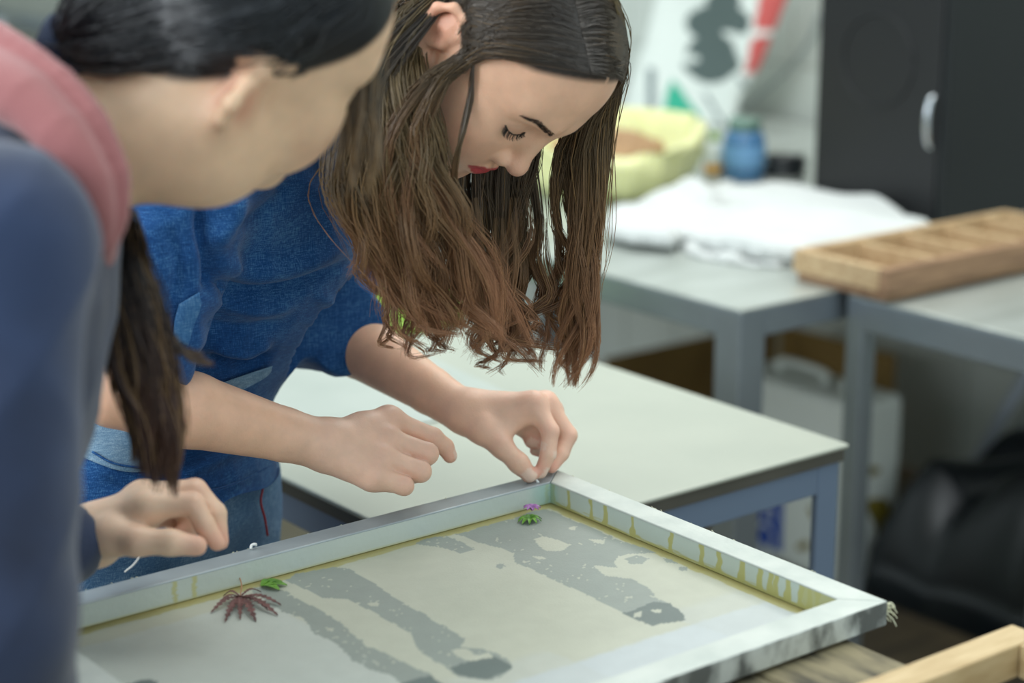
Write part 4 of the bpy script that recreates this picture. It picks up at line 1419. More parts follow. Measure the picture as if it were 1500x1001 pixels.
def wrinkle(V, seed, amp, s):
    r = np.random.default_rng(seed)
    d = np.zeros(len(V))
    for k in range(5):
        w_ = nrm(r.normal(size=3))
        w2 = nrm(r.normal(size=3))
        ph = r.random() * 6
        q = V @ w_ * s * (1 + .5 * k) + 2.2 * np.sin(V @ w2 * s * .6 + ph)
        d += (1 - np.abs(np.sin(q + ph))) ** 2 / (1 + .6 * k)
    return d * amp
shirt = Vol()
waist = px(214, 560, 2.05)
chest = px(340, 330, 1.99)
belly = px(283, 445, 2.0)
shirt.ell(PEL + sp * .015 + [0, 0, -.02], RT, (.172, .130, .115), .05)
shirt.ell(waist, RT, (.140, .112, .13), .06)
shirt.ell(chest, RT, (.166, .130, .16), .08)
shirt.ell(belly, RT, (.120, .088, .085), .04)
shirt.cap(RS + [0, 0, -.01], LS + [0, 0, -.01], .058, .058, .06)
shirt.cap(nb1 * .62 + nb0 * .38, Sc + [0, 0, -.02], .068, .092, .04)
shirt.chain([RS, ER + (RS - ER) * .15], [.066, .062], .025)
cufL = px(502, 484, 2.085)
shirt.chain([LS, EL, cufL], [.066, .058, .050], .020)
hemz = PEL[2] - .085
Vs, Fs = shirt.surface(.0046)
Ns = vnormals(Vs, Fs)
# open the ends: cut the hem and both cuffs square
def cut(V, F, N, planes):
    for c_, n_, rad in planes:
        n_ = nrm(n_)
        s_ = (V - c_) @ n_
        near = np.linalg.norm((V - c_) - np.outer(s_, n_), axis=1) < rad
        m = near & (s_ > 0) & (s_ < .2)
        V = V - np.outer(np.where(m, s_, 0), n_)
    return V
Vs = Vs + Ns * (wrinkle(Vs, 5, .0022, 26) - .002)[:, None]
Vs = creases(Vs, Ns, [
    ([(345, 275), (338, 320), (300, 372)], .012, 16), ([(290, 285), (296, 345), (310, 402), (300, 430)], -.014, 9),
    ([(305, 398), (350, 426), (430, 418), (520, 380)], -.012, 9), ([(310, 375), (370, 400), (450, 385), (520, 345)], .010, 16),
    ([(420, 262), (400, 300), (330, 345)], -.006, 10), ([(300, 440), (380, 456), (442, 440)], .006, 10), ([(290, 470), (350, 480), (420, 470)], -.005, 8),
    ([(300, 522), (357, 532), (396, 510)], -.018, 9), ([(300, 506), (357, 515), (400, 495)], .012, 12),
    ([(252, 684), (290, 660), (330, 645)], -.006, 6), ([(262, 700), (320, 672), (385, 640)], .006, 9), ([(150, 700), (210, 716), (260, 706)], -.006, 7),
    ([(465, 455), (500, 470), (545, 452)], -.005, 7), ([(455, 430), (500, 445), (550, 420)], .006, 10), ([(440, 480), (480, 500), (530, 490)], -.004, 6),
    ([(205, 300), (230, 380), (215, 470)], .006, 16), ([(250, 320), (262, 400), (240, 470)], -.005, 10),
    ([(430, 250), (470, 300), (490, 360)], .006, 12), ([(455, 235), (500, 280), (520, 330)], -.006, 9)])
aL = nrm(cufL - EL)
Vs = cut(Vs, Fs, Ns, [(cufL + aL * .022, aL, .085), (ER + (RS - ER) * .10, ER - RS, .085)])
h0, h1, h2 = px(408, 688, 2.10), px(300, 752, 1.98), px(150, 770, 2.20)
hn = nrm(np.cross(h1 - h0, h2 - h0))
hn = hn if hn[2] > 0 else -hn
sd = (Vs - h0) @ hn + .006 * np.sin(Vs[:, 0] * 30 + Vs[:, 1] * 24)
Vs = Vs - np.array([0, 0, 1.]) * np.where(sd < 0, sd / hn[2], 0)[:, None]
so = mesh_np('shirt', Vs, Fs, MATS['denim_shirt'], p1)
so['label'] = 'blue denim shirt with rolled sleeves'
print('shirt', len(Vs))
def drape_pt(x, y, vol, d0=1.5, d1=2.5):
    ds = np.linspace(d0, d1, 400)
    P = np.array([px(x, y, d) for d in ds])
    v = vol.at(P)
    k = np.argmax(v < 0)
    return ds[k] if v[k] < 0 else None
def on_mesh(x, y, Vx, r=9):      # nearest visible cloth vertex under a pixel
    uv = proj(Vx)
    m = (np.abs(uv[:, 0] - x) < r) & (np.abs(uv[:, 1] - y) < r)
    return uv[m, 2].min() if m.any() else None
def seam(name, pts, Vx, rad, m, parent, lift=.0015, n=24):
    P = spline(np.array(pts, float), n)
    ds = [on_mesh(x, y, Vx) for x, y in P]
    good = [d for d in ds if d]
    if not good: return None
    ds = [d if d else good[0] for d in ds]
    ds = np.convolve(np.pad(ds, 2, mode='edge'), np.ones(5) / 5, 'valid')
    return tube(name, [px(x, y, d - lift) for (x, y), d in zip(P, ds)], rad, m, parent, 6)
def cloth_patch(name, top, right, bottom, left, Vx, m, parent, lift=.004, n=26):
    """a piece of cloth between four edge lines, laid on the garment under it"""
    T_, R_, B_, L_ = [spline(np.array(e, float), n) for e in (top, right, bottom, left)]
    u = np.linspace(0, 1, n)[:, None, None]
    v = np.linspace(0, 1, n)[None, :, None]
    G = (1 - v) * T_[:, None] + v * B_[:, None] + (1 - u) * L_[None] + u * R_[None] - ((1 - u) * (1 - v) * T_[0] + u * (1 - v) * T_[-1] + (1 - u) * v * B_[0] + u * v * B_[-1])
    dep = np.full((n, n), np.nan)
    for i in range(n):
        for j in range(n):
            d = on_mesh(G[i, j, 0], G[i, j, 1], Vx, 8)
            if d: dep[i, j] = d
    dep = np.where(np.isnan(dep), np.nanmedian(dep), dep)
    for _ in range(4):
        pd = np.pad(dep, 1, mode='edge')
        dep = (pd[:-2, 1:-1] + pd[2:, 1:-1] + pd[1:-1, :-2] + pd[1:-1, 2:] + 2 * pd[1:-1, 1:-1]) / 6
    V = [px(G[i, j, 0], G[i, j, 1], dep[i, j] - lift) for i in range(n) for j in range(n)] + [px(G[i, j, 0], G[i, j, 1], dep[i, j] + .003) for i in range(n) for j in range(n)]
    F = []
    for i in range(n - 1):
        for j in range(n - 1):
            q = (i * n + j, i * n + j + 1, (i + 1) * n + j + 1, (i + 1) * n + j)
            F.append(q)
            F.append(tuple(n * n + k for k in q[::-1]))
    rim = [i * n for i in range(n)] + [(n - 1) * n + j for j in range(1, n)] + [i * n + n - 1 for i in range(n - 2, -1, -1)] + [j for j in range(n - 2, 0, -1)]
    for k in range(len(rim)):
        a_, b_ = rim[k], rim[(k + 1) % len(rim)]
        F.append((a_, b_, n * n + b_, n * n + a_))
    return mesh(name, V, F, m, parent, True)
# patch pocket low on the shirt, chest pocket flap, seams
pk = cloth_patch('patch_pocket', [(96, 585), (250, 582), (400, 538)], [(400, 536), (385, 556), (290, 610), (255, 684)], [(96, 655), (135, 676), (190, 692), (255, 684)], [(96, 585), (96, 655)], Vs, MATS['denim_light'], so, n=34)
pk['label'] = 'faded light denim patch pocket'
fp = cloth_patch('pocket_flap', [(262, 446), (292, 428)], [(292, 428), (294, 450), (284, 478), (276, 506)], [(254, 500), (276, 506)], [(262, 446), (256, 470), (254, 500)], Vs, MATS['denim_mid'], so, .005, 16)
seam('seam', [(135, 662), (170, 680), (225, 686), (252, 680)], Vs, .0012, MATS['denim_shirt'], so, .0055)
seam('seam', [(262, 640), (254, 682)], Vs, .0012, MATS['white_stitch'], so, .0055)
seam('hem_seam', [(130, 742), (200, 740), (280, 725), (340, 710), (396, 684)], Vs, .0010, MATS['denim_shirt'], so)
# ---- jeans and shoes
jn = Vol()
hipL, hipR = PEL + latp * .085 + [0, 0, -.03], PEL - latp * .085 + [0, 0, -.03]
fwd = face1
for hp0, sg in ((hipL, 1), (hipR, -1)):
    kn = np.array([hp0[0], hp0[1], .47]) + fwd * .03
    an = np.array([hp0[0], hp0[1], .085]) - fwd * .02
    jn.chain([hp0, kn, an], [.088, .064, .050], .03)
jn.ell(PEL + [0, 0, -.02], RT, (.158, .118, .12), .05)
Vj, Fj = jn.surface(.006)
Nj = vnormals(Vj, Fj)
Vj = Vj + Nj * (wrinkle(Vj, 9, .002, 22) - .002)[:, None]
jo = mesh_np('jeans', Vj, Fj, MATS['denim_jeans'], p1)
seam('red_seam', [(386, 712), (382, 735), (388, 760), (392, 785)], Vj, .0013, MATS['red_stitch'], jo, .002)
for hp0 in (hipL, hipR):
    an = np.array([hp0[0], hp0[1], .045]) - fwd * .02
    sv = Vol()
    sv.cap(an - fwd * .04, an + fwd * .14 + [0, 0, -.008], .042, .036, .02)
    sv.cap(an + [0, 0, .05], an, .045, .04, .02)
    V_, F_ = sv.surface(.006)
    V_[:, 2] = np.maximum(V_[:, 2], .001)
    mesh_np('shoe', V_, F_, MATS['shoe'], p1)
# ------------------------------------------------------------------ hair of the first person
mat('hair', attr='col', rough=.36, spec=.55)
def strand_mesh(name, P, rad, col, m, parent):
    """P (n, m, 3) strand centre lines, each becomes a fine three sided fibre"""
    n, k = P.shape[:2]
    T = np.gradient(P, axis=1)
    T /= np.linalg.norm(T, axis=2)[..., None] + 1e-12
    ref = nrm((.3, .8, .2))
    N = np.cross(T, ref)
    N /= np.linalg.norm(N, axis=2)[..., None] + 1e-9
    Bn = np.cross(T, N)
    V = np.empty((n, k, 3, 3), np.float32)
    for s_ in range(3):
        a = 2 * math.pi * s_ / 3
        V[:, :, s_] = P + rad[..., None] * (math.cos(a) * N + math.sin(a) * Bn)
    idx = np.arange(n * k * 3).reshape(n, k, 3)
    F = []
    for s_ in range(3):
        s2 = (s_ + 1) % 3
        F.append(np.stack([idx[:, :-1, s_], idx[:, :-1, s2], idx[:, 1:, s2], idx[:, 1:, s_]], -1).reshape(-1, 4))
    o = mesh_np(name, V.reshape(-1, 3), np.vstack(F), m, parent)
    set_attr(o, 'col', np.repeat(col.reshape(n * k, 1, 3), 3, 1).reshape(-1, 3))
    return o
def vspline(G, m):               # (n, c, 3) control points to (n, m, 3)
    n, c = G.shape[:2]
    P2 = np.concatenate([2 * G[:, :1] - G[:, 1:2], G, 2 * G[:, -1:] - G[:, -2:-1]], 1)
    u = np.linspace(0, c - 1 - 1e-6, m)
    i = u.astype(int)
    f = (u - i)[None, :, None]
    p0, p1, p2, p3 = P2[:, i], P2[:, i + 1], P2[:, i + 2], P2[:, i + 3]
    return .5 * (2 * p1 + (p2 - p0) * f + (2 * p0 - 5 * p1 + 4 * p2 - p3) * f ** 2 + (3 * p1 - p0 - 3 * p2 + p3) * f ** 3)
def push_out(P, R, T, gap, it=3):
    sh = P.shape
    Q = ((P.reshape(-1, 3) - T) @ R).astype(np.float32)
    near = (np.abs(Q) < .15).all(1)
    q = Q[near]
    for _ in range(it):
        sk = lambda x: smin(smin(d_ell(x, (0, .004, .043), None, (.073, .093, .086)), d_ell(x, (0, .050, .058), None, (.058, .048, .052)), .03), d_ell(x, (0, .040, -.022), None, (.056, .056, .078)), .04)
        d = sk(q)
        e = 1e-3
        g_ = np.stack([sk(q + np.array(v, np.float32)) - d for v in ((e, 0, 0), (0, e, 0), (0, 0, e))], 1) / e
        g_ /= np.linalg.norm(g_, axis=1)[:, None] + 1e-9
        q = q + g_ * np.clip(gap - d, 0, None)[:, None]
    Q[near] = q
    return (Q @ R.T + T).reshape(sh)
def gather(rows, n, seed, m=22, clumps=30, spread=.006, wave=.004, wl=1.0, lmin=.8, tight=.75):
    """rows: list of (left (x, y), right (x, y), depth near, depth far); strands run through the rows in clumps"""
    r = np.random.default_rng(seed)
    cs_ = r.random(clumps)
    cf = r.random(clumps)
    ci = r.integers(0, clumps, n)
    s0 = cs_[ci] + r.normal(size=n) * .03
    f0 = np.clip(cf[ci] + r.normal(size=n) * .12, 0, 1)
    G = np.empty((n, len(rows), 3))
    for k, (lf, rt, d0, d1) in enumerate(rows):
        x = lf[0] + (rt[0] - lf[0]) * s0
        y = lf[1] + (rt[1] - lf[1]) * s0
        d = d0 + (d1 - d0) * f0
        v = c_f[None] + c_r[None] * ((x - 750) / FPX)[:, None] + c_u[None] * ((500.5 - y) / FPX)[:, None]
        G[:, k] = CAM + v * d[:, None]
        G[:, k] += r.normal(size=(clumps, 3))[ci] * spread * (k / len(rows)) * .9
    P = vspline(G, m)
    t = np.linspace(0, 1, m)[None, :]
    # clump wave plus strand scatter that closes towards the tip
    ph, am, fr_ = r.random(clumps) * 6.28, wave * (.4 + 1.2 * r.random(clumps)), wl * (.7 + .6 * r.random(clumps))
    a1, a2 = r.normal(size=(clumps, 3)), r.normal(size=(clumps, 3))
    a1[:, 2] *= .2
    a2[:, 2] *= .2
    wv = (t ** 1.6) * am[ci][:, None]
    arg = ph[ci][:, None] + t * 11 * fr_[ci][:, None]
    P = P + (wv * np.sin(arg))[..., None] * a1[ci][:, None] + (wv * np.cos(arg * 1.13))[..., None] * a2[ci][:, None]
    off = r.normal(size=(n, 1, 3)) * spread * .55
    P = P + off * (1 - tight * t ** 2)[..., None] * np.clip(t * 6, .2, 1)[..., None]
    fz = r.normal(size=(n, 1, 3)) * .0012
    P = P + fz * np.sin(t * (9 + 8 * r.random((n, 1))) + 6 * r.random((n, 1)))[..., None] * t[..., None]
    # every clump ends at its own length, single hairs a little before or after
    ln_ = np.clip(lmin + (1 - lmin) * r.random(clumps)[ci] ** .7 + r.normal(size=n) * .025, .5, 1.0)[:, None]
    u_ = np.clip(t * ln_, 0, 1) * (m - 1)
    i0 = np.minimum(u_.astype(int), m - 2)
    f_ = (u_ - i0)[..., None]
    ar = np.arange(n)[:, None]
    P = P[ar, i0] * (1 - f_) + P[ar, i0 + 1] * f_
    cut_ = ln_
    return P, t * cut_ + 0 * P[..., 0], r.random(n), ci
def hair_color(t, rnd, seed=0, roots=S(66, 60, 55), mid=S(100, 82, 58), tips=S(166, 116, 82)):
    roots, mid, tips = map(np.array, (roots, mid, tips))
    a = np.clip((t - .05) / .5, 0, 1)[..., None]
    b = np.clip((t - .5) / .45, 0, 1)[..., None]
    c_ = roots * (1 - a) + mid * a
    c_ = c_ * (1 - b) + tips * b
    c_ = c_ * (.60 + .8 * rnd[:, None, None])
    gold = (rnd > .82)[:, None, None] * np.clip(t / .25, 0, 1)[..., None]
    return np.clip(c_ * (1 - .6 * gold) + np.array(S(150, 118, 76)) * .6 * gold, 0, 1)
def skull_d(x, y, R, T, off):    # depth of the head's near surface under a pixel
    ds = np.linspace(1.3, 2.1, 500)
    P = ((np.array([px(x, y, d) for d in ds]) - T) @ R).astype(np.float32)
    v = smin(d_ell(P, (0, .004, .043), None, (.073, .093, .086)), d_ell(P, (0, .050, .058), None, (.058, .048, .052)), .03)
    k = int(np.argmin(v)) if not (v < 0).any() else int(np.argmax(v < 0))
    return ds[k] - off
sd = lambda x, y, o=.006: skull_d(x, y, R1, T1, o)
def row(lf, rt, a, b=None):
    return (lf, rt, a, a if b is None else b)
hs = []
# near side, swept back behind and below the ear, then hanging
hs.append(gather([((672, -84), (742, -40), sd(690, -50), sd(690, -50) + .004), ((556, 30), (622, 22), sd(620, 30) - .002, sd(600, 30) + .02), ((524, 130), (618, 112), 1.745, 1.775), ((506, 230), (650, 205), 1.735, 1.785),
                  ((500, 300), (664, 285), 1.745, 1.80), ((540, 385), (690, 372), 1.765, 1.82), ((570, 450), (700, 450), 1.78, 1.835), ((600, 500), (720, 500), 1.79, 1.845)], 1500, 11, clumps=34, spread=.007, wave=.010, wl=1.3, lmin=.82))
# from the parting along the hairline, over the ear's lower edge
hs.append(gather([((836, -12), (864, 100), sd(850, 50), sd(850, 50)), ((790, -10), (790, 86), sd(790, 40), sd(790, 40)), ((730, 6), (716, 80), sd(722, 50), sd(722, 50)), ((688, 84), (682, 92), sd(682, 80), sd(682, 80)), ((628, 112), (646, 124), 1.735, 1.745),
                  ((560, 190), (612, 200), 1.735, 1.765), ((526, 290), (650, 300), 1.745, 1.79), ((570, 400), (730, 400), 1.77, 1.82), ((630, 500), (752, 500), 1.79, 1.84)], 1500, 12, m=26, clumps=30, spread=.0045, wave=.009, wl=1.3, lmin=.80))
# short cover of the crown on both sides of the parting
hs.append(gather([((837, -14), (863, 102), sd(850, 50), sd(850, 50)), ((810, -30), (822, 92), sd(815, 40), sd(815, 40)), ((770, -30), (770, 84), sd(770, 30), sd(770, 30)), ((725, -40), (716, 74), sd(720, 30), sd(720, 30)), ((690, -40), (690, 66), sd(690, 20), sd(690, 20)), ((676, -20), (676, 92), sd(684, 60), sd(684, 60))], 1100, 21, m=16, clumps=160, spread=.0018, wave=.001, lmin=.9, tight=.2))
hs.append(gather([((839, -14), (865, 102), sd(852, 50), sd(852, 50)), ((860, -20), (878, 104), sd(868, 50), sd(868, 50)), ((880, -20), (892, 106), sd(884, 50), sd(884, 50)), ((896, -10), (904, 108), sd(896, 50) + .01, sd(896, 50) + .01), ((904, 20), (908, 118), 1.79, 1.80), ((900, 90), (902, 150), 1.81, 1.83)], 700, 22, m=16, clumps=120, spread=.0018, wave=.001, lmin=.85, tight=.2))
# thin lock in front of the cheek
hs.append(gather([((694, 70), (700, 78), sd(694, 76), sd(694, 76)), ((688, 130), (692, 130), sd(690, 120) - .008, sd(690, 120) - .006), ((676, 190), (680, 190), 1.742, 1.745), ((664, 250), (668, 250), 1.755, 1.758), ((648, 330), (664, 330), 1.775, 1.785), ((640, 420), (676, 420), 1.80, 1.81)], 70, 13, clumps=2, spread=.002, wave=.002))
# far side of the parting, over the far temple, hanging beside the forehead
hs.append(gather([((838, -14), (864, 100), sd(858, 50), sd(858, 50)), ((884, 0), (890, 104), sd(884, 50) + .004, sd(884, 60) + .008), ((906, 30), (908, 100), 1.775, 1.785), ((896, 116), (908, 122), 1.815, 1.835), ((826, 190), (886, 190), 1.84, 1.88), ((812, 280), (886, 282), 1.86, 1.90),
                  ((806, 360), (882, 372), 1.88, 1.92), ((796, 430), (878, 440), 1.90, 1.935), ((806, 500), (862, 510), 1.91, 1.945), ((800, 545), (850, 570), 1.915, 1.95)], 1150, 14, m=26, clumps=20, spread=.005, wave=.010, wl=1.2, lmin=.84))
# hair falling behind the chin from the far side of the neck
hs.append(gather([((700, 60), (790, 120), 1.88, 1.90), ((690, 160), (786, 200), 1.895, 1.92), ((676, 260), (782, 260), 1.90, 1.94), ((690, 350), (774, 350), 1.91, 1.95), ((700, 430), (770, 420), 1.92, 1.96), ((694, 490), (782, 490), 1.93, 1.965), ((680, 520), (790, 535), 1.935, 1.97)], 1000, 15, clumps=20, spread=.006, wave=.011, wl=1.3, lmin=.82))
# wisps at the left edge over the shirt
hs.append(gather([((654, -30), (668, -6), sd(664, -10), sd(664, -10)), ((530, 110), (560, 130), 1.74, 1.75), ((486, 240), (530, 250), 1.735, 1.75), ((500, 310), (540, 320), 1.745, 1.76), ((524, 370), (560, 380), 1.76, 1.78), ((520, 400), (566, 440), 1.77, 1.79)], 140, 16, clumps=10, spread=.008, wave=.006))
# loose curled ends and flyaways
for k_, (cx, cy, d_) in enumerate(((585, 470, 1.79), (640, 470, 1.80), (690, 440, 1.82), (735, 470, 1.84), (760, 440, 1.90), (800, 470, 1.92), (845, 480, 1.93), (720, 500, 1.94))):
    rr_ = np.random.default_rng(50 + k_)
    dx, dx2 = rr_.normal() * 26, rr_.normal() * 30
    hs.append(gather([((cx - 14, cy - 150), (cx + 14, cy - 150), d_ - .03, d_ - .02), ((cx - 22, cy - 90), (cx + 22, cy - 90), d_ - .02, d_), ((cx - 30 + dx, cy - 30), (cx + 10 + dx, cy - 30), d_ - .01, d_ + .01),
                      ((cx - 8 + dx2, cy + 10), (cx + 24 + dx2, cy + 16), d_, d_ + .01), ((cx - 20, cy + 34), (cx + 26, cy + 40), d_, d_ + .01), ((cx - 34 + dx, cy + 40), (cx + 40 + dx, cy + 58), d_, d_ + .012)], 70, 60 + k_, clumps=5, spread=.003, wave=.005, wl=1.6, lmin=.75))
hs.append(gather([((660, -40), (690, -34), sd(676, -30), sd(676, -30) + .004), ((545, 60), (600, 60), 1.74, 1.76), ((490, 200), (600, 180), 1.73, 1.76), ((478, 300), (620, 300), 1.74, 1.77), ((520, 400), (660, 420), 1.77, 1.79), ((540, 480), (700, 520), 1.79, 1.82)], 40, 19, clumps=30, spread=.008, wave=.012, wl=1.2, lmin=.6))
hs.append(gather([((890, -30), (905, 20), sd(890, 0), sd(890, 20)), ((912, 50), (918, 90), 1.78, 1.80), ((890, 150), (905, 170), 1.83, 1.86), ((880, 300), (900, 300), 1.86, 1.89), ((860, 420), (900, 420), 1.89, 1.92), ((840, 520), (890, 520), 1.91, 1.93)], 26, 20, clumps=20, spread=.008, wave=.010, wl=1.2, lmin=.6))
Pm = 19
ALL, TT, RR, KK, CC = [], [], [], [], []
GOLD = dict(roots=S(112, 98, 70), mid=S(112, 90, 60), tips=S(166, 116, 82))
for P, t, rnd, ci in hs:
    curl = P.shape[0] == 70 and P[0, 0, 2] < 1.25 and ci.max() > 2
    if P.shape[1] != Pm:
        P = vspline(P, Pm)
        t = np.repeat(t[:, -1:], Pm, 1) * np.linspace(0, 1, Pm)[None]
    ALL.append(P)
    TT.append(.55 + .45 * t if curl else (t * .3 if len(P) in (1100, 700) else t))
    KK.append(np.full(len(P), curl))
    RR.append(np.clip(rnd * .7 + np.random.default_rng(3).random(ci.max() + 1)[ci] * .3, 0, 1))
for gi in range(len(ALL)):
    CC.append(hair_color(TT[gi], RR[gi], 0, **(GOLD if gi == 0 or gi >= len(ALL) - 2 else {})))
ALL, TT, RR, KK = np.vstack(ALL), np.vstack(TT), np.concatenate(RR), np.concatenate(KK)
ALL = push_out(ALL, R1, T1, .0045)
tl = np.linspace(0, 1, Pm)[None]
rad = .00042 * (1 - .75 * np.clip((tl - .6) / .4, 0, 1)) * np.ones((len(ALL), 1))
rad = np.where(KK[:, None], rad * np.clip(tl / .3, .12, 1), rad)
h1o = strand_mesh('hair', ALL, rad, np.vstack(CC), MATS['hair'], p1)
h1o['label'] = 'long wavy brown hair with reddish ends'
# hair over the crown and back of the head, gathered behind each ear
rk = np.random.default_rng(31)
roots_ = []
while len(roots_) < 1500:
    v = nrm(rk.normal(size=3))
    q = v * np.array([.073, .093, .086]) + np.array([0, .004, .043])
    if scalp(np.array([q]))[0] > .9 and q[1] < .075 and not (q[0] < -.01 and q[1] > .0 and q[2] < .10):
        roots_.append(q)
roots_ = np.array(roots_)
sg = np.where(roots_[:, :1] < 0, -1.0, 1.0)
tgt = np.concatenate([sg * .066, np.full_like(sg, -.050), np.full_like(sg, -.012)], 1) + rk.normal(size=roots_.shape) * .008
midp = (roots_ + tgt) / 2 * 1.25 + np.array([0, -.01, .0])
tc_ = np.linspace(0, 1, 12)[None, :, None]
Pc = roots_[:, None] * (1 - tc_) ** 2 + 2 * midp[:, None] * tc_ * (1 - tc_) + tgt[:, None] * tc_ ** 2
Pc = push_out(Pc @ R1.T + T1, R1, T1, .004, 4)
strand_mesh('crown_hair', Pc, np.full(Pc.shape[:2], .0006), hair_color(np.linspace(0, .3, 12)[None] + 0 * Pc[..., 0], rk.random(len(Pc))), MATS['hair'], p1)
# eyebrow and lashes on both eyes, in head coordinates
def hpt(x, y, z): return T1 + R1 @ np.array([x, y, z])
def head_surf(x, z, y0=.12):
    ys = np.linspace(y0, .03, 200)
    P = np.stack([np.full(200, x), ys, np.full(200, z)], 1).astype(np.float32)
    v = head_dist(P)
    k = int(np.argmax(v < 0))
    return ys[k]
rb = np.random.default_rng(5)
for sgn, nm in ((-1, 'eyebrow'), (1, 'eyebrow')):
    S_, rr = [], []
    for k in range(260):
        u = rb.random()
        x = .013 + .040 * u
        zc = np.interp(u, [0, .3, .65, 1], [.0385, .0420, .0465, .0420])
        wdt = np.interp(u, [0, .2, .7, 1], [.0030, .0032, .0022, .0006])
        z = zc + (rb.random() - .5) * 2 * wdt
        y = head_surf(x, z)
        p = np.array([sgn * x, y + .0002, z])
        dv = np.array([sgn * .0045, -.001, .0022 * (1 - 1.6 * u)])
        q = [p, p + dv * .5 + [0, .0007, 0], p + dv]
        S_.append([hpt(*a_) for a_ in q])
    S_ = np.array(S_)
    strand_mesh('eyebrow', S_, np.full(S_.shape[:2], .00022) * np.array([1, .9, .3]), np.full(S_.shape, .02) * np.array([1.3, .9, .7]), MATS['hair'], p1)
lid = np.array([(.0155, .0895, .0175), (.024, .0945, .0142), (.033, .0940, .0130), (.041, .0890, .0142), (.0475, .0800, .0175)])
for sgn in (-1, 1):
    Pl = spline(lid, 40) * np.array([sgn, 1, 1])
    pts = []
    for k in range(40):
        y = max(head_surf(abs(Pl[k][0]), Pl[k][2]), Pl[k][1] - .004)
        pts.append((Pl[k][0], y, Pl[k][2]))
    S_ = []
    for k in range(46):
        u = rb.random() * .9 + .08
        p = np.array([np.interp(u, np.linspace(0, 1, 40), [q[c] for q in pts]) for c in range(3)])
        ln = .0085 * (.6 + .5 * u)
        dv = np.array([sgn * (u - .35) * 1.1, .85, -.75])
        dv = dv / np.linalg.norm(dv) * ln
        S_.append([hpt(*a_) for a_ in (p, p + dv * .55 + [0, -.0002, -.0008], p + dv + [0, 0, .0012])])
    S_ = np.array(S_)
    strand_mesh('eyelashes', S_, np.full(S_.shape[:2], .00032) * np.array([1, .8, .2]), np.full(S_.shape, .008), MATS['lash'], p1)
    tube('lash_line', [hpt(q[0], q[1] + .0003, q[2]) for q in pts[3:]], np.linspace(.0004, .0008, 37), MATS['lash'], p1, 5)
# the white thread held between thumb and finger
V, F = tube_geo(spline([px(783, 697, 1.988), px(786, 704, 1.988), px(792, 712, 1.99), px(794, 718, 1.992)], 12), .0014, 6)
tag(mesh('held_thread', V, F, MATS['lint'], None, True), 'short white thread pinched between thumb and finger at the frame corner', 'thread')
# ------------------------------------------------------------------ second person: dark hair tied back, navy jacket over a pink hooded top
mat('navy', S(36, 54, 88), .8, color2=S(22, 33, 58), scale=7, sheen=.25, bump=.25, bscale=380)
mat('pink_fleece', S(158, 98, 98), .9, var=.1, scale=14, sheen=.35, bump=.3, bscale=300)
mat('pink_pale', S(222, 176, 180), .9, var=.08, scale=14)
mat('scrunchie', S(26, 40, 66), .8, var=.2, scale=30, bump=.5, bscale=120)
mat('trousers', S(44, 48, 58), .85, var=.2, scale=10)
cam = lambda r_, u_, a_: c_r * r_ + c_u * u_ + c_f * a_          # right, up, away from the viewer
up2 = nrm(cam(.548, .683, -.483))
fw2 = cam(.781, -.211, .588)
fw2 = nrm(fw2 - up2 * (fw2 @ up2))
lf2 = np.cross(up2, fw2)
R2 = np.stack([lf2, fw2, up2], 1)
T2 = np.array([-.212, 1.462, 1.366])
NB = px(78, 222, 1.45)
SR = px(2, 345, 1.26)
SL = px(-25, 355, 1.57)
PV = px(-245, 985, 1.42)
EL2, WL2 = px(-85, 850, 1.56), px(132, 788, 1.665)
ER2, WR2 = px(-14, 905, 1.28), px(20, 1210, 1.36)
print('W2', 'T', T2, proj(T2), 'PV', PV, 'upR', D_(SR - ER2), 'upL', D_(SL - EL2), 'foreL', D_(WL2 - EL2), 'sh', D_(SR - SL), 'torso', D_(PV - NB))
b2 = Vol()
add_head(b2, R2, T2, .02, detail=False, flare=.018)
hb2 = T2 - up2 * .045 - fw2 * .012
b2.cap(px(285, 180, 1.455), NB, .052, .048, .03)
b2.cap(hb2, px(285, 178, 1.455), .05, .05, .03)
b2.ell(px(305, 228, 1.462), None, (.030, .030, .028), .03)
b2.cap(SR, SL, .045, .045, .05)
b2.cap(NB, (SR + SL) / 2, .048, .055, .03)
b2.cap((SR + SL) / 2, PV, .075, .08, .03)
b2.chain([SR, ER2, WR2], [.042, .034, .024], .004)
b2.chain([SL, EL2], [.042, .034], .004)
b2.chain([EL2, EL2 * .4 + WL2 * .6, WL2], [.034, .028, .0245], .004)
d2 = dict(i=[(212, 742, 1.650), (282, 738, 1.652), (300, 770, 1.652), (318, 796, 1.655)],
          m=[(208, 730, 1.668), (286, 719, 1.672), (316, 752, 1.672), (323, 794, 1.672)],
          r=[(204, 742, 1.690), (268, 742, 1.700), (278, 772, 1.698), (262, 784, 1.690)],
          l=[(198, 756, 1.706), (250, 758, 1.716), (272, 778, 1.712), (252, 788, 1.702)])
r2 = dict(i=(.0120, .0100, .0088, .0070), m=(.0125, .0102, .0090, .0072), r=(.0115, .0096, .0084, .0070), l=(.0105, .0084, .0074, .0064))
H2 = {}
for f_ in 'imrl':
    j = [px(*q) for q in d2[f_]]
    H2[f_] = j
    b2.chain(j, r2[f_], .003)
    b2.chain([WL2 + (j[0] - WL2) * .1, j[0]], [.0200, .0125], .014)
th2 = [px(165, 785, 1.645), px(200, 793, 1.632), px(250, 795, 1.632), px(288, 800, 1.636)]
H2['t'] = th2
b2.chain([WL2 * .8 + th2[0] * .2, *th2], [.018, .0175, .0122, .0104, .0088], .006)
b2.cap(px(205, 760, 1.66), px(222, 748, 1.664), .012, .012, .014)
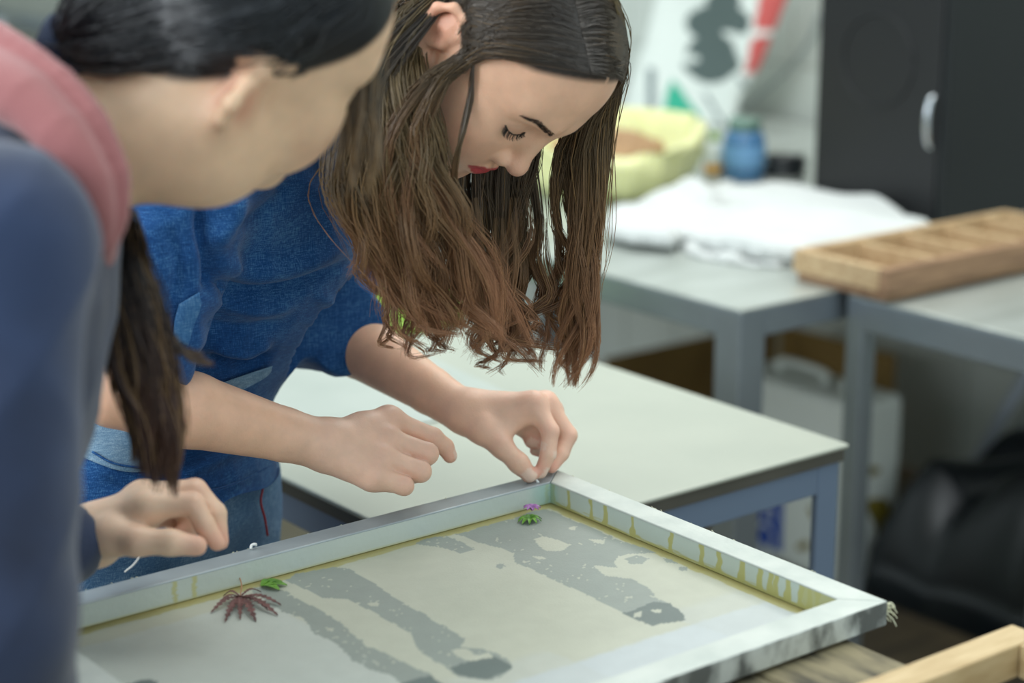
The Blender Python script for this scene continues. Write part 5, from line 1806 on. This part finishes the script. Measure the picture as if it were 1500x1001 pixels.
# far hand resting out of sight
b2.chain([WR2, WR2 + (WR2 - ER2) * .35], [.026, .03], .01)
for k in range(4):
    o_ = lf2 * (.012 * k - .018)
    q0 = WR2 + (WR2 - ER2) * .35 + o_
    b2.chain([q0, q0 + (WR2 - ER2) * .18 + o_ * .3, q0 + (WR2 - ER2) * .30 + o_ * .4], [.010, .009, .007], .003)
b2.chain([WR2 + (WR2 - ER2) * .12, WR2 + (WR2 - ER2) * .3 + fw2 * .035, WR2 + (WR2 - ER2) * .45 + fw2 * .04], [.014, .011, .009], .006)
V, F = b2.surface(.0027)
hp2 = (V - T2) @ R2
inh = (np.abs(hp2) < np.array([.1, .14, .14])).all(1)
C2 = np.repeat(np.array(SKIN2)[None], len(V), 0)
hc = head_color(hp2, SKIN2, S(196, 120, 108), .8)
C2[inh] = hc[inh]
def scalp2(P):
    hl = np.interp(P[:, 1], [-.1, -.08, -.05, -.02, .004, .014, .03, .06, .080, .095], [-.034, -.028, -.014, .010, .030, .022, .040, .062, .080, .094])
    m_ = np.clip((P[:, 2] - hl) / .006, 0, 1)
    ear = (np.abs(P[:, 0]) > .069) & (np.abs(P[:, 1] + .01) < .03) & (np.abs(P[:, 2] - .004) < .04)
    return m_ * (1 - ear)
sm = scalp2(hp2)[:, None] * inh[:, None]
C2 = C2 * (1 - sm) + np.array(S(20, 22, 26)) * sm
hs2 = np.array(S(228, 194, 170))
cen = np.mean([H2[f_][0] for f_ in 'imrl'], 0)
m = np.clip(1 - (np.linalg.norm(V - cen, axis=1) - .07) / .06, 0, 1)[:, None] * .7
C2 = C2 * (1 - m) + hs2 * m
for f_ in H2:
    for q, s_, am in ((1, .012, .35), (3, .014, .55)):
        m = (np.exp(-((V - H2[f_][q]) ** 2).sum(1) / s_ ** 2) * am)[:, None]
        C2 = C2 * (1 - m) + pink * m
p2 = empty('person', (PV[0], PV[1], 0), 'person with dark tied back hair wearing a navy jacket and a pink hood', 'person')
bo2 = mesh_np('body', V, F, MATS['skin'], p2)
set_attr(bo2, 'col', C2)

# ---- jacket
jk = Vol()
sp2 = nrm((SR + SL) / 2 - PV)
la2 = nrm((SL - SR) - sp2 * ((SL - SR) @ sp2))
RT2 = np.stack([la2, np.cross(sp2, la2), sp2], 1)
jk.ell(PV + sp2 * .03, RT2, (.17, .13, .14), .05)
jk.ell(PV * .55 + (SR + SL) / 2 * .45, RT2, (.15, .108, .18), .06)
jk.ell(PV * .25 + (SR + SL) / 2 * .75, RT2, (.155, .100, .15), .06)
jk.cap(SR, SL, .056, .056, .06)
jk.cap((SR + SL) / 2, NB * .4 + (SR + SL) / 2 * .6, .075, .065, .05)
jk.chain([SR, ER2, ER2 * .15 + WR2 * .85], [.056, .054, .042], .02)
jk.chain([SL, EL2, EL2 * .1 + WL2 * .9 - nrm(WL2 - EL2) * .012], [.058, .050, .036], .02)
Vk, Fk = jk.surface(.005)
Nk = vnormals(Vk, Fk)
Vk = Vk + Nk * (wrinkle(Vk, 21, .0024, 20) - .002)[:, None]
aw_ = nrm(WL2 - EL2)
Vk = cut(Vk, Fk, Nk, [(EL2 * .1 + WL2 * .9 + aw_ * .004, aw_, .07), (ER2 * .15 + WR2 * .85 + nrm(WR2 - ER2) * .02, WR2 - ER2, .07)])
zc = PV[2] - .10
Vk[:, 2] = np.maximum(Vk[:, 2], zc)
jo2 = mesh_np('jacket', Vk, Fk, MATS['navy'], p2)
jo2['label'] = 'navy blue jacket'
# ---- hood: two soft rolls around the neck
hd = Vol()
edge = [px(-75, 20, 1.42), px(0, 56, 1.37), px(55, 93, 1.352), px(102, 137, 1.343), px(140, 190, 1.338), px(166, 250, 1.338), px(174, 315, 1.342), px(158, 368, 1.35)]
main = [px(-75, 88, 1.40), px(0, 124, 1.352), px(45, 153, 1.335), px(88, 198, 1.325), px(119, 245, 1.322), px(141, 297, 1.328), px(152, 348, 1.342)]
far = [px(150, 350, 1.345), px(135, 385, 1.42), px(110, 360, 1.52), px(60, 260, 1.60), px(-20, 150, 1.56), px(-80, 80, 1.47), px(-75, 60, 1.41)]
mP, eP, fP = spline(main, 19), spline(edge, 22), spline(far, 16)
hd.chain(mP, np.interp(np.linspace(0, 6, 19), [0, 1, 2, 3, 4, 5, 6], [.024, .0225, .0190, .0170, .0150, .0115, .0070]), .006)
hd.chain(eP, np.interp(np.linspace(0, 7, 22), [0, 1, 2, 3, 4, 5, 6, 7], [.0115, .0105, .0110, .0118, .0118, .0105, .0080, .0050]), .0012)
hd.chain(fP, np.interp(np.arange(16), [0, 7, 15], [.010, .022, .026]), .006)
# hood bag lying on the back
hd.ell(px(-135, 235, 1.43), None, (.075, .060, .055), .05)
Vh, Fh = hd.surface(.003)
Nh = vnormals(Vh, Fh)
Vh = Vh + Nh * (wrinkle(Vh, 31, .0010, 40) - .001)[:, None]
ho = mesh_np('hood', Vh, Fh, MATS['pink_fleece'], p2)
ho['label'] = 'dusty pink fleece hood'
lin = Vol()
lin.chain([px(98, 262, 1.350), px(122, 300, 1.352), px(140, 350, 1.358)], [.010, .012, .008], .006)
Vl, Fl = lin.surface(.003)
mesh_np('lining', Vl, Fl, MATS['pink_pale'], ho)
# ---- trousers and shoes
tj2 = Vol()
fl2 = nrm(np.array([fw2[0], fw2[1], 0]))
ll2 = np.array([-fl2[1], fl2[0], 0])
for sg in (1, -1):
    h0_ = PV + ll2 * .085 * sg + [0, 0, -.04]
    kn = np.array([h0_[0], h0_[1], .46])
    an = np.array([h0_[0], h0_[1], .085]) - fl2 * .05
    tj2.chain([h0_, kn, an], [.088, .066, .054], .03)
    sv = Vol()
    sv.cap(an - fl2 * .04 + [0, 0, -.042], an + fl2 * .14 + [0, 0, -.048], .042, .036, .02)
    sv.cap(an, an + [0, 0, -.04], .046, .04, .02)
    V_, F_ = sv.surface(.006)
    V_[:, 2] = np.maximum(V_[:, 2], .001)
    mesh_np('shoe', V_, F_, MATS['shoe'], p2)
tj2.ell(PV + [0, 0, -.03], RT2, (.155, .115, .12), .05)
Vt, Ft = tj2.surface(.007)
mesh_np('trousers', Vt, Ft, MATS['trousers'], p2)
# ---- hair: combed back over the skull to the tie, then a tail over the far shoulder
TIE = px(112, 66, 1.43)
r = np.random.default_rng(77)
n = 2600
m_ = 16
hroot = []
while len(hroot) < n:
    v = nrm(r.normal(size=3))
    q = v * np.array([.073, .093, .086]) + np.array([0, .004, .043])
    if scalp2(np.array([q]))[0] > .5:
        hroot.append(q)
hroot = np.array(hroot)
Wr = hroot @ R2.T + T2
tq = np.linspace(0, 1, m_)[None, :, None]
mid = (Wr + TIE) / 2 + (((Wr + TIE) / 2) - (T2 + R2 @ np.array([0, .004, .043]))) * .35
P = Wr[:, None] * (1 - tq) ** 2 + 2 * mid[:, None] * tq * (1 - tq) + TIE[None, None] * tq ** 2
P = P + r.normal(size=(n, 1, 3)) * .004 * np.sin(np.pi * np.clip(tq, 0, 1)) + r.normal(size=(n, 1, 3)) * .006 * tq
P = push_out(P, R2, T2, .0055, 4)
Q_ = (P - T2) @ R2
over = ((np.abs(Q_[..., 1] + .010) < .027) & (Q_[..., 2] < .038) & (Q_[..., 2] > -.034) & (np.abs(Q_[..., 0]) > .06)).any(1)
over |= ((Q_[..., 1] > .012) & (Q_[..., 2] < .020 + .55 * Q_[..., 1]) & (np.arange(m_)[None] > 0)).any(1)
P = P[~over]                      # hair goes behind the ears
n = len(P)
rad = np.full((n, m_), .0008)
blk = lambda t, rnd: hair_color(t, rnd, 0, S(24, 27, 32), S(30, 32, 36), S(36, 36, 40)) * .9
cc = np.array(S(26, 30, 36)) * (.5 + .9 * r.random((n, 1, 1))) * np.ones((n, m_, 3))
strand_mesh('hair', P, rad, cc, MATS['hair'], p2)['label'] = 'dark hair combed back to a low tail'
tail = [((92, 50), (122, 92), 1.42, 1.45), ((50, 90), (90, 150), 1.50, 1.53), ((60, 220), (110, 250), 1.53, 1.56), ((120, 320), (185, 320), 1.48, 1.52), ((140, 400), (206, 390), 1.45, 1.49), ((156, 480), (226, 470), 1.45, 1.49), ((178, 550), (240, 545), 1.455, 1.495), ((200, 620), (250, 620), 1.46, 1.50), ((212, 690), (246, 705), 1.465, 1.505)]
P, t, rnd, ci = gather(tail, 2000, 91, m=22, clumps=60, spread=.007, wave=.003, lmin=.80, tight=.4)
strand_mesh('ponytail', P, np.full(P.shape[:2], .00055), hair_color(t, rnd, 0, S(28, 28, 32), S(34, 28, 26), S(84, 56, 44)), MATS['hair'], p2)
P, t, rnd, ci = gather([((196, 420), (220, 430), 1.475, 1.49), ((222, 480), (250, 490), 1.47, 1.49), ((260, 515), (290, 525), 1.47, 1.49), ((290, 522), (320, 535), 1.475, 1.49)], 60, 92, m=14, clumps=6, spread=.004, wave=.002)
strand_mesh('loose_strands', P, np.full(P.shape[:2], .0005), hair_color(t, rnd, 0, S(40, 34, 32), S(60, 48, 42), S(90, 70, 60)), MATS['hair'], p2)
P, t, rnd, ci = gather([((480, -60), (535, -50), 1.46, 1.50), ((504, 0), (552, 0), 1.47, 1.52), ((514, 70), (556, 70), 1.48, 1.53), ((508, 140), (550, 150), 1.49, 1.535), ((498, 210), (545, 230), 1.50, 1.54), ((500, 260), (535, 310), 1.51, 1.545)], 150, 93, m=18, clumps=14, spread=.006, wave=.003, lmin=.7)
strand_mesh('fringe', P, np.full(P.shape[:2], .0005), hair_color(t, rnd, 0, S(60, 62, 64), S(96, 88, 76), S(128, 104, 78)), MATS['hair'], p2)
sc = Vol()
ax_ = nrm(px(60, 95, 1.52) - TIE)
e1 = nrm(np.cross(ax_, c_f))
e2 = np.cross(ax_, e1)
TC = TIE + ax_ * .010
ring = [TC + .0135 * (math.cos(a) * e1 + math.sin(a) * e2) for a in np.linspace(0, 2 * math.pi, 13)]
sc.chain(ring, [.0115 + .002 * (k % 2) for k in range(13)], .004)
Vc, Fc = sc.surface(.0025)
mesh_np('hair_tie', Vc, Fc, MATS['scrunchie'], p2)
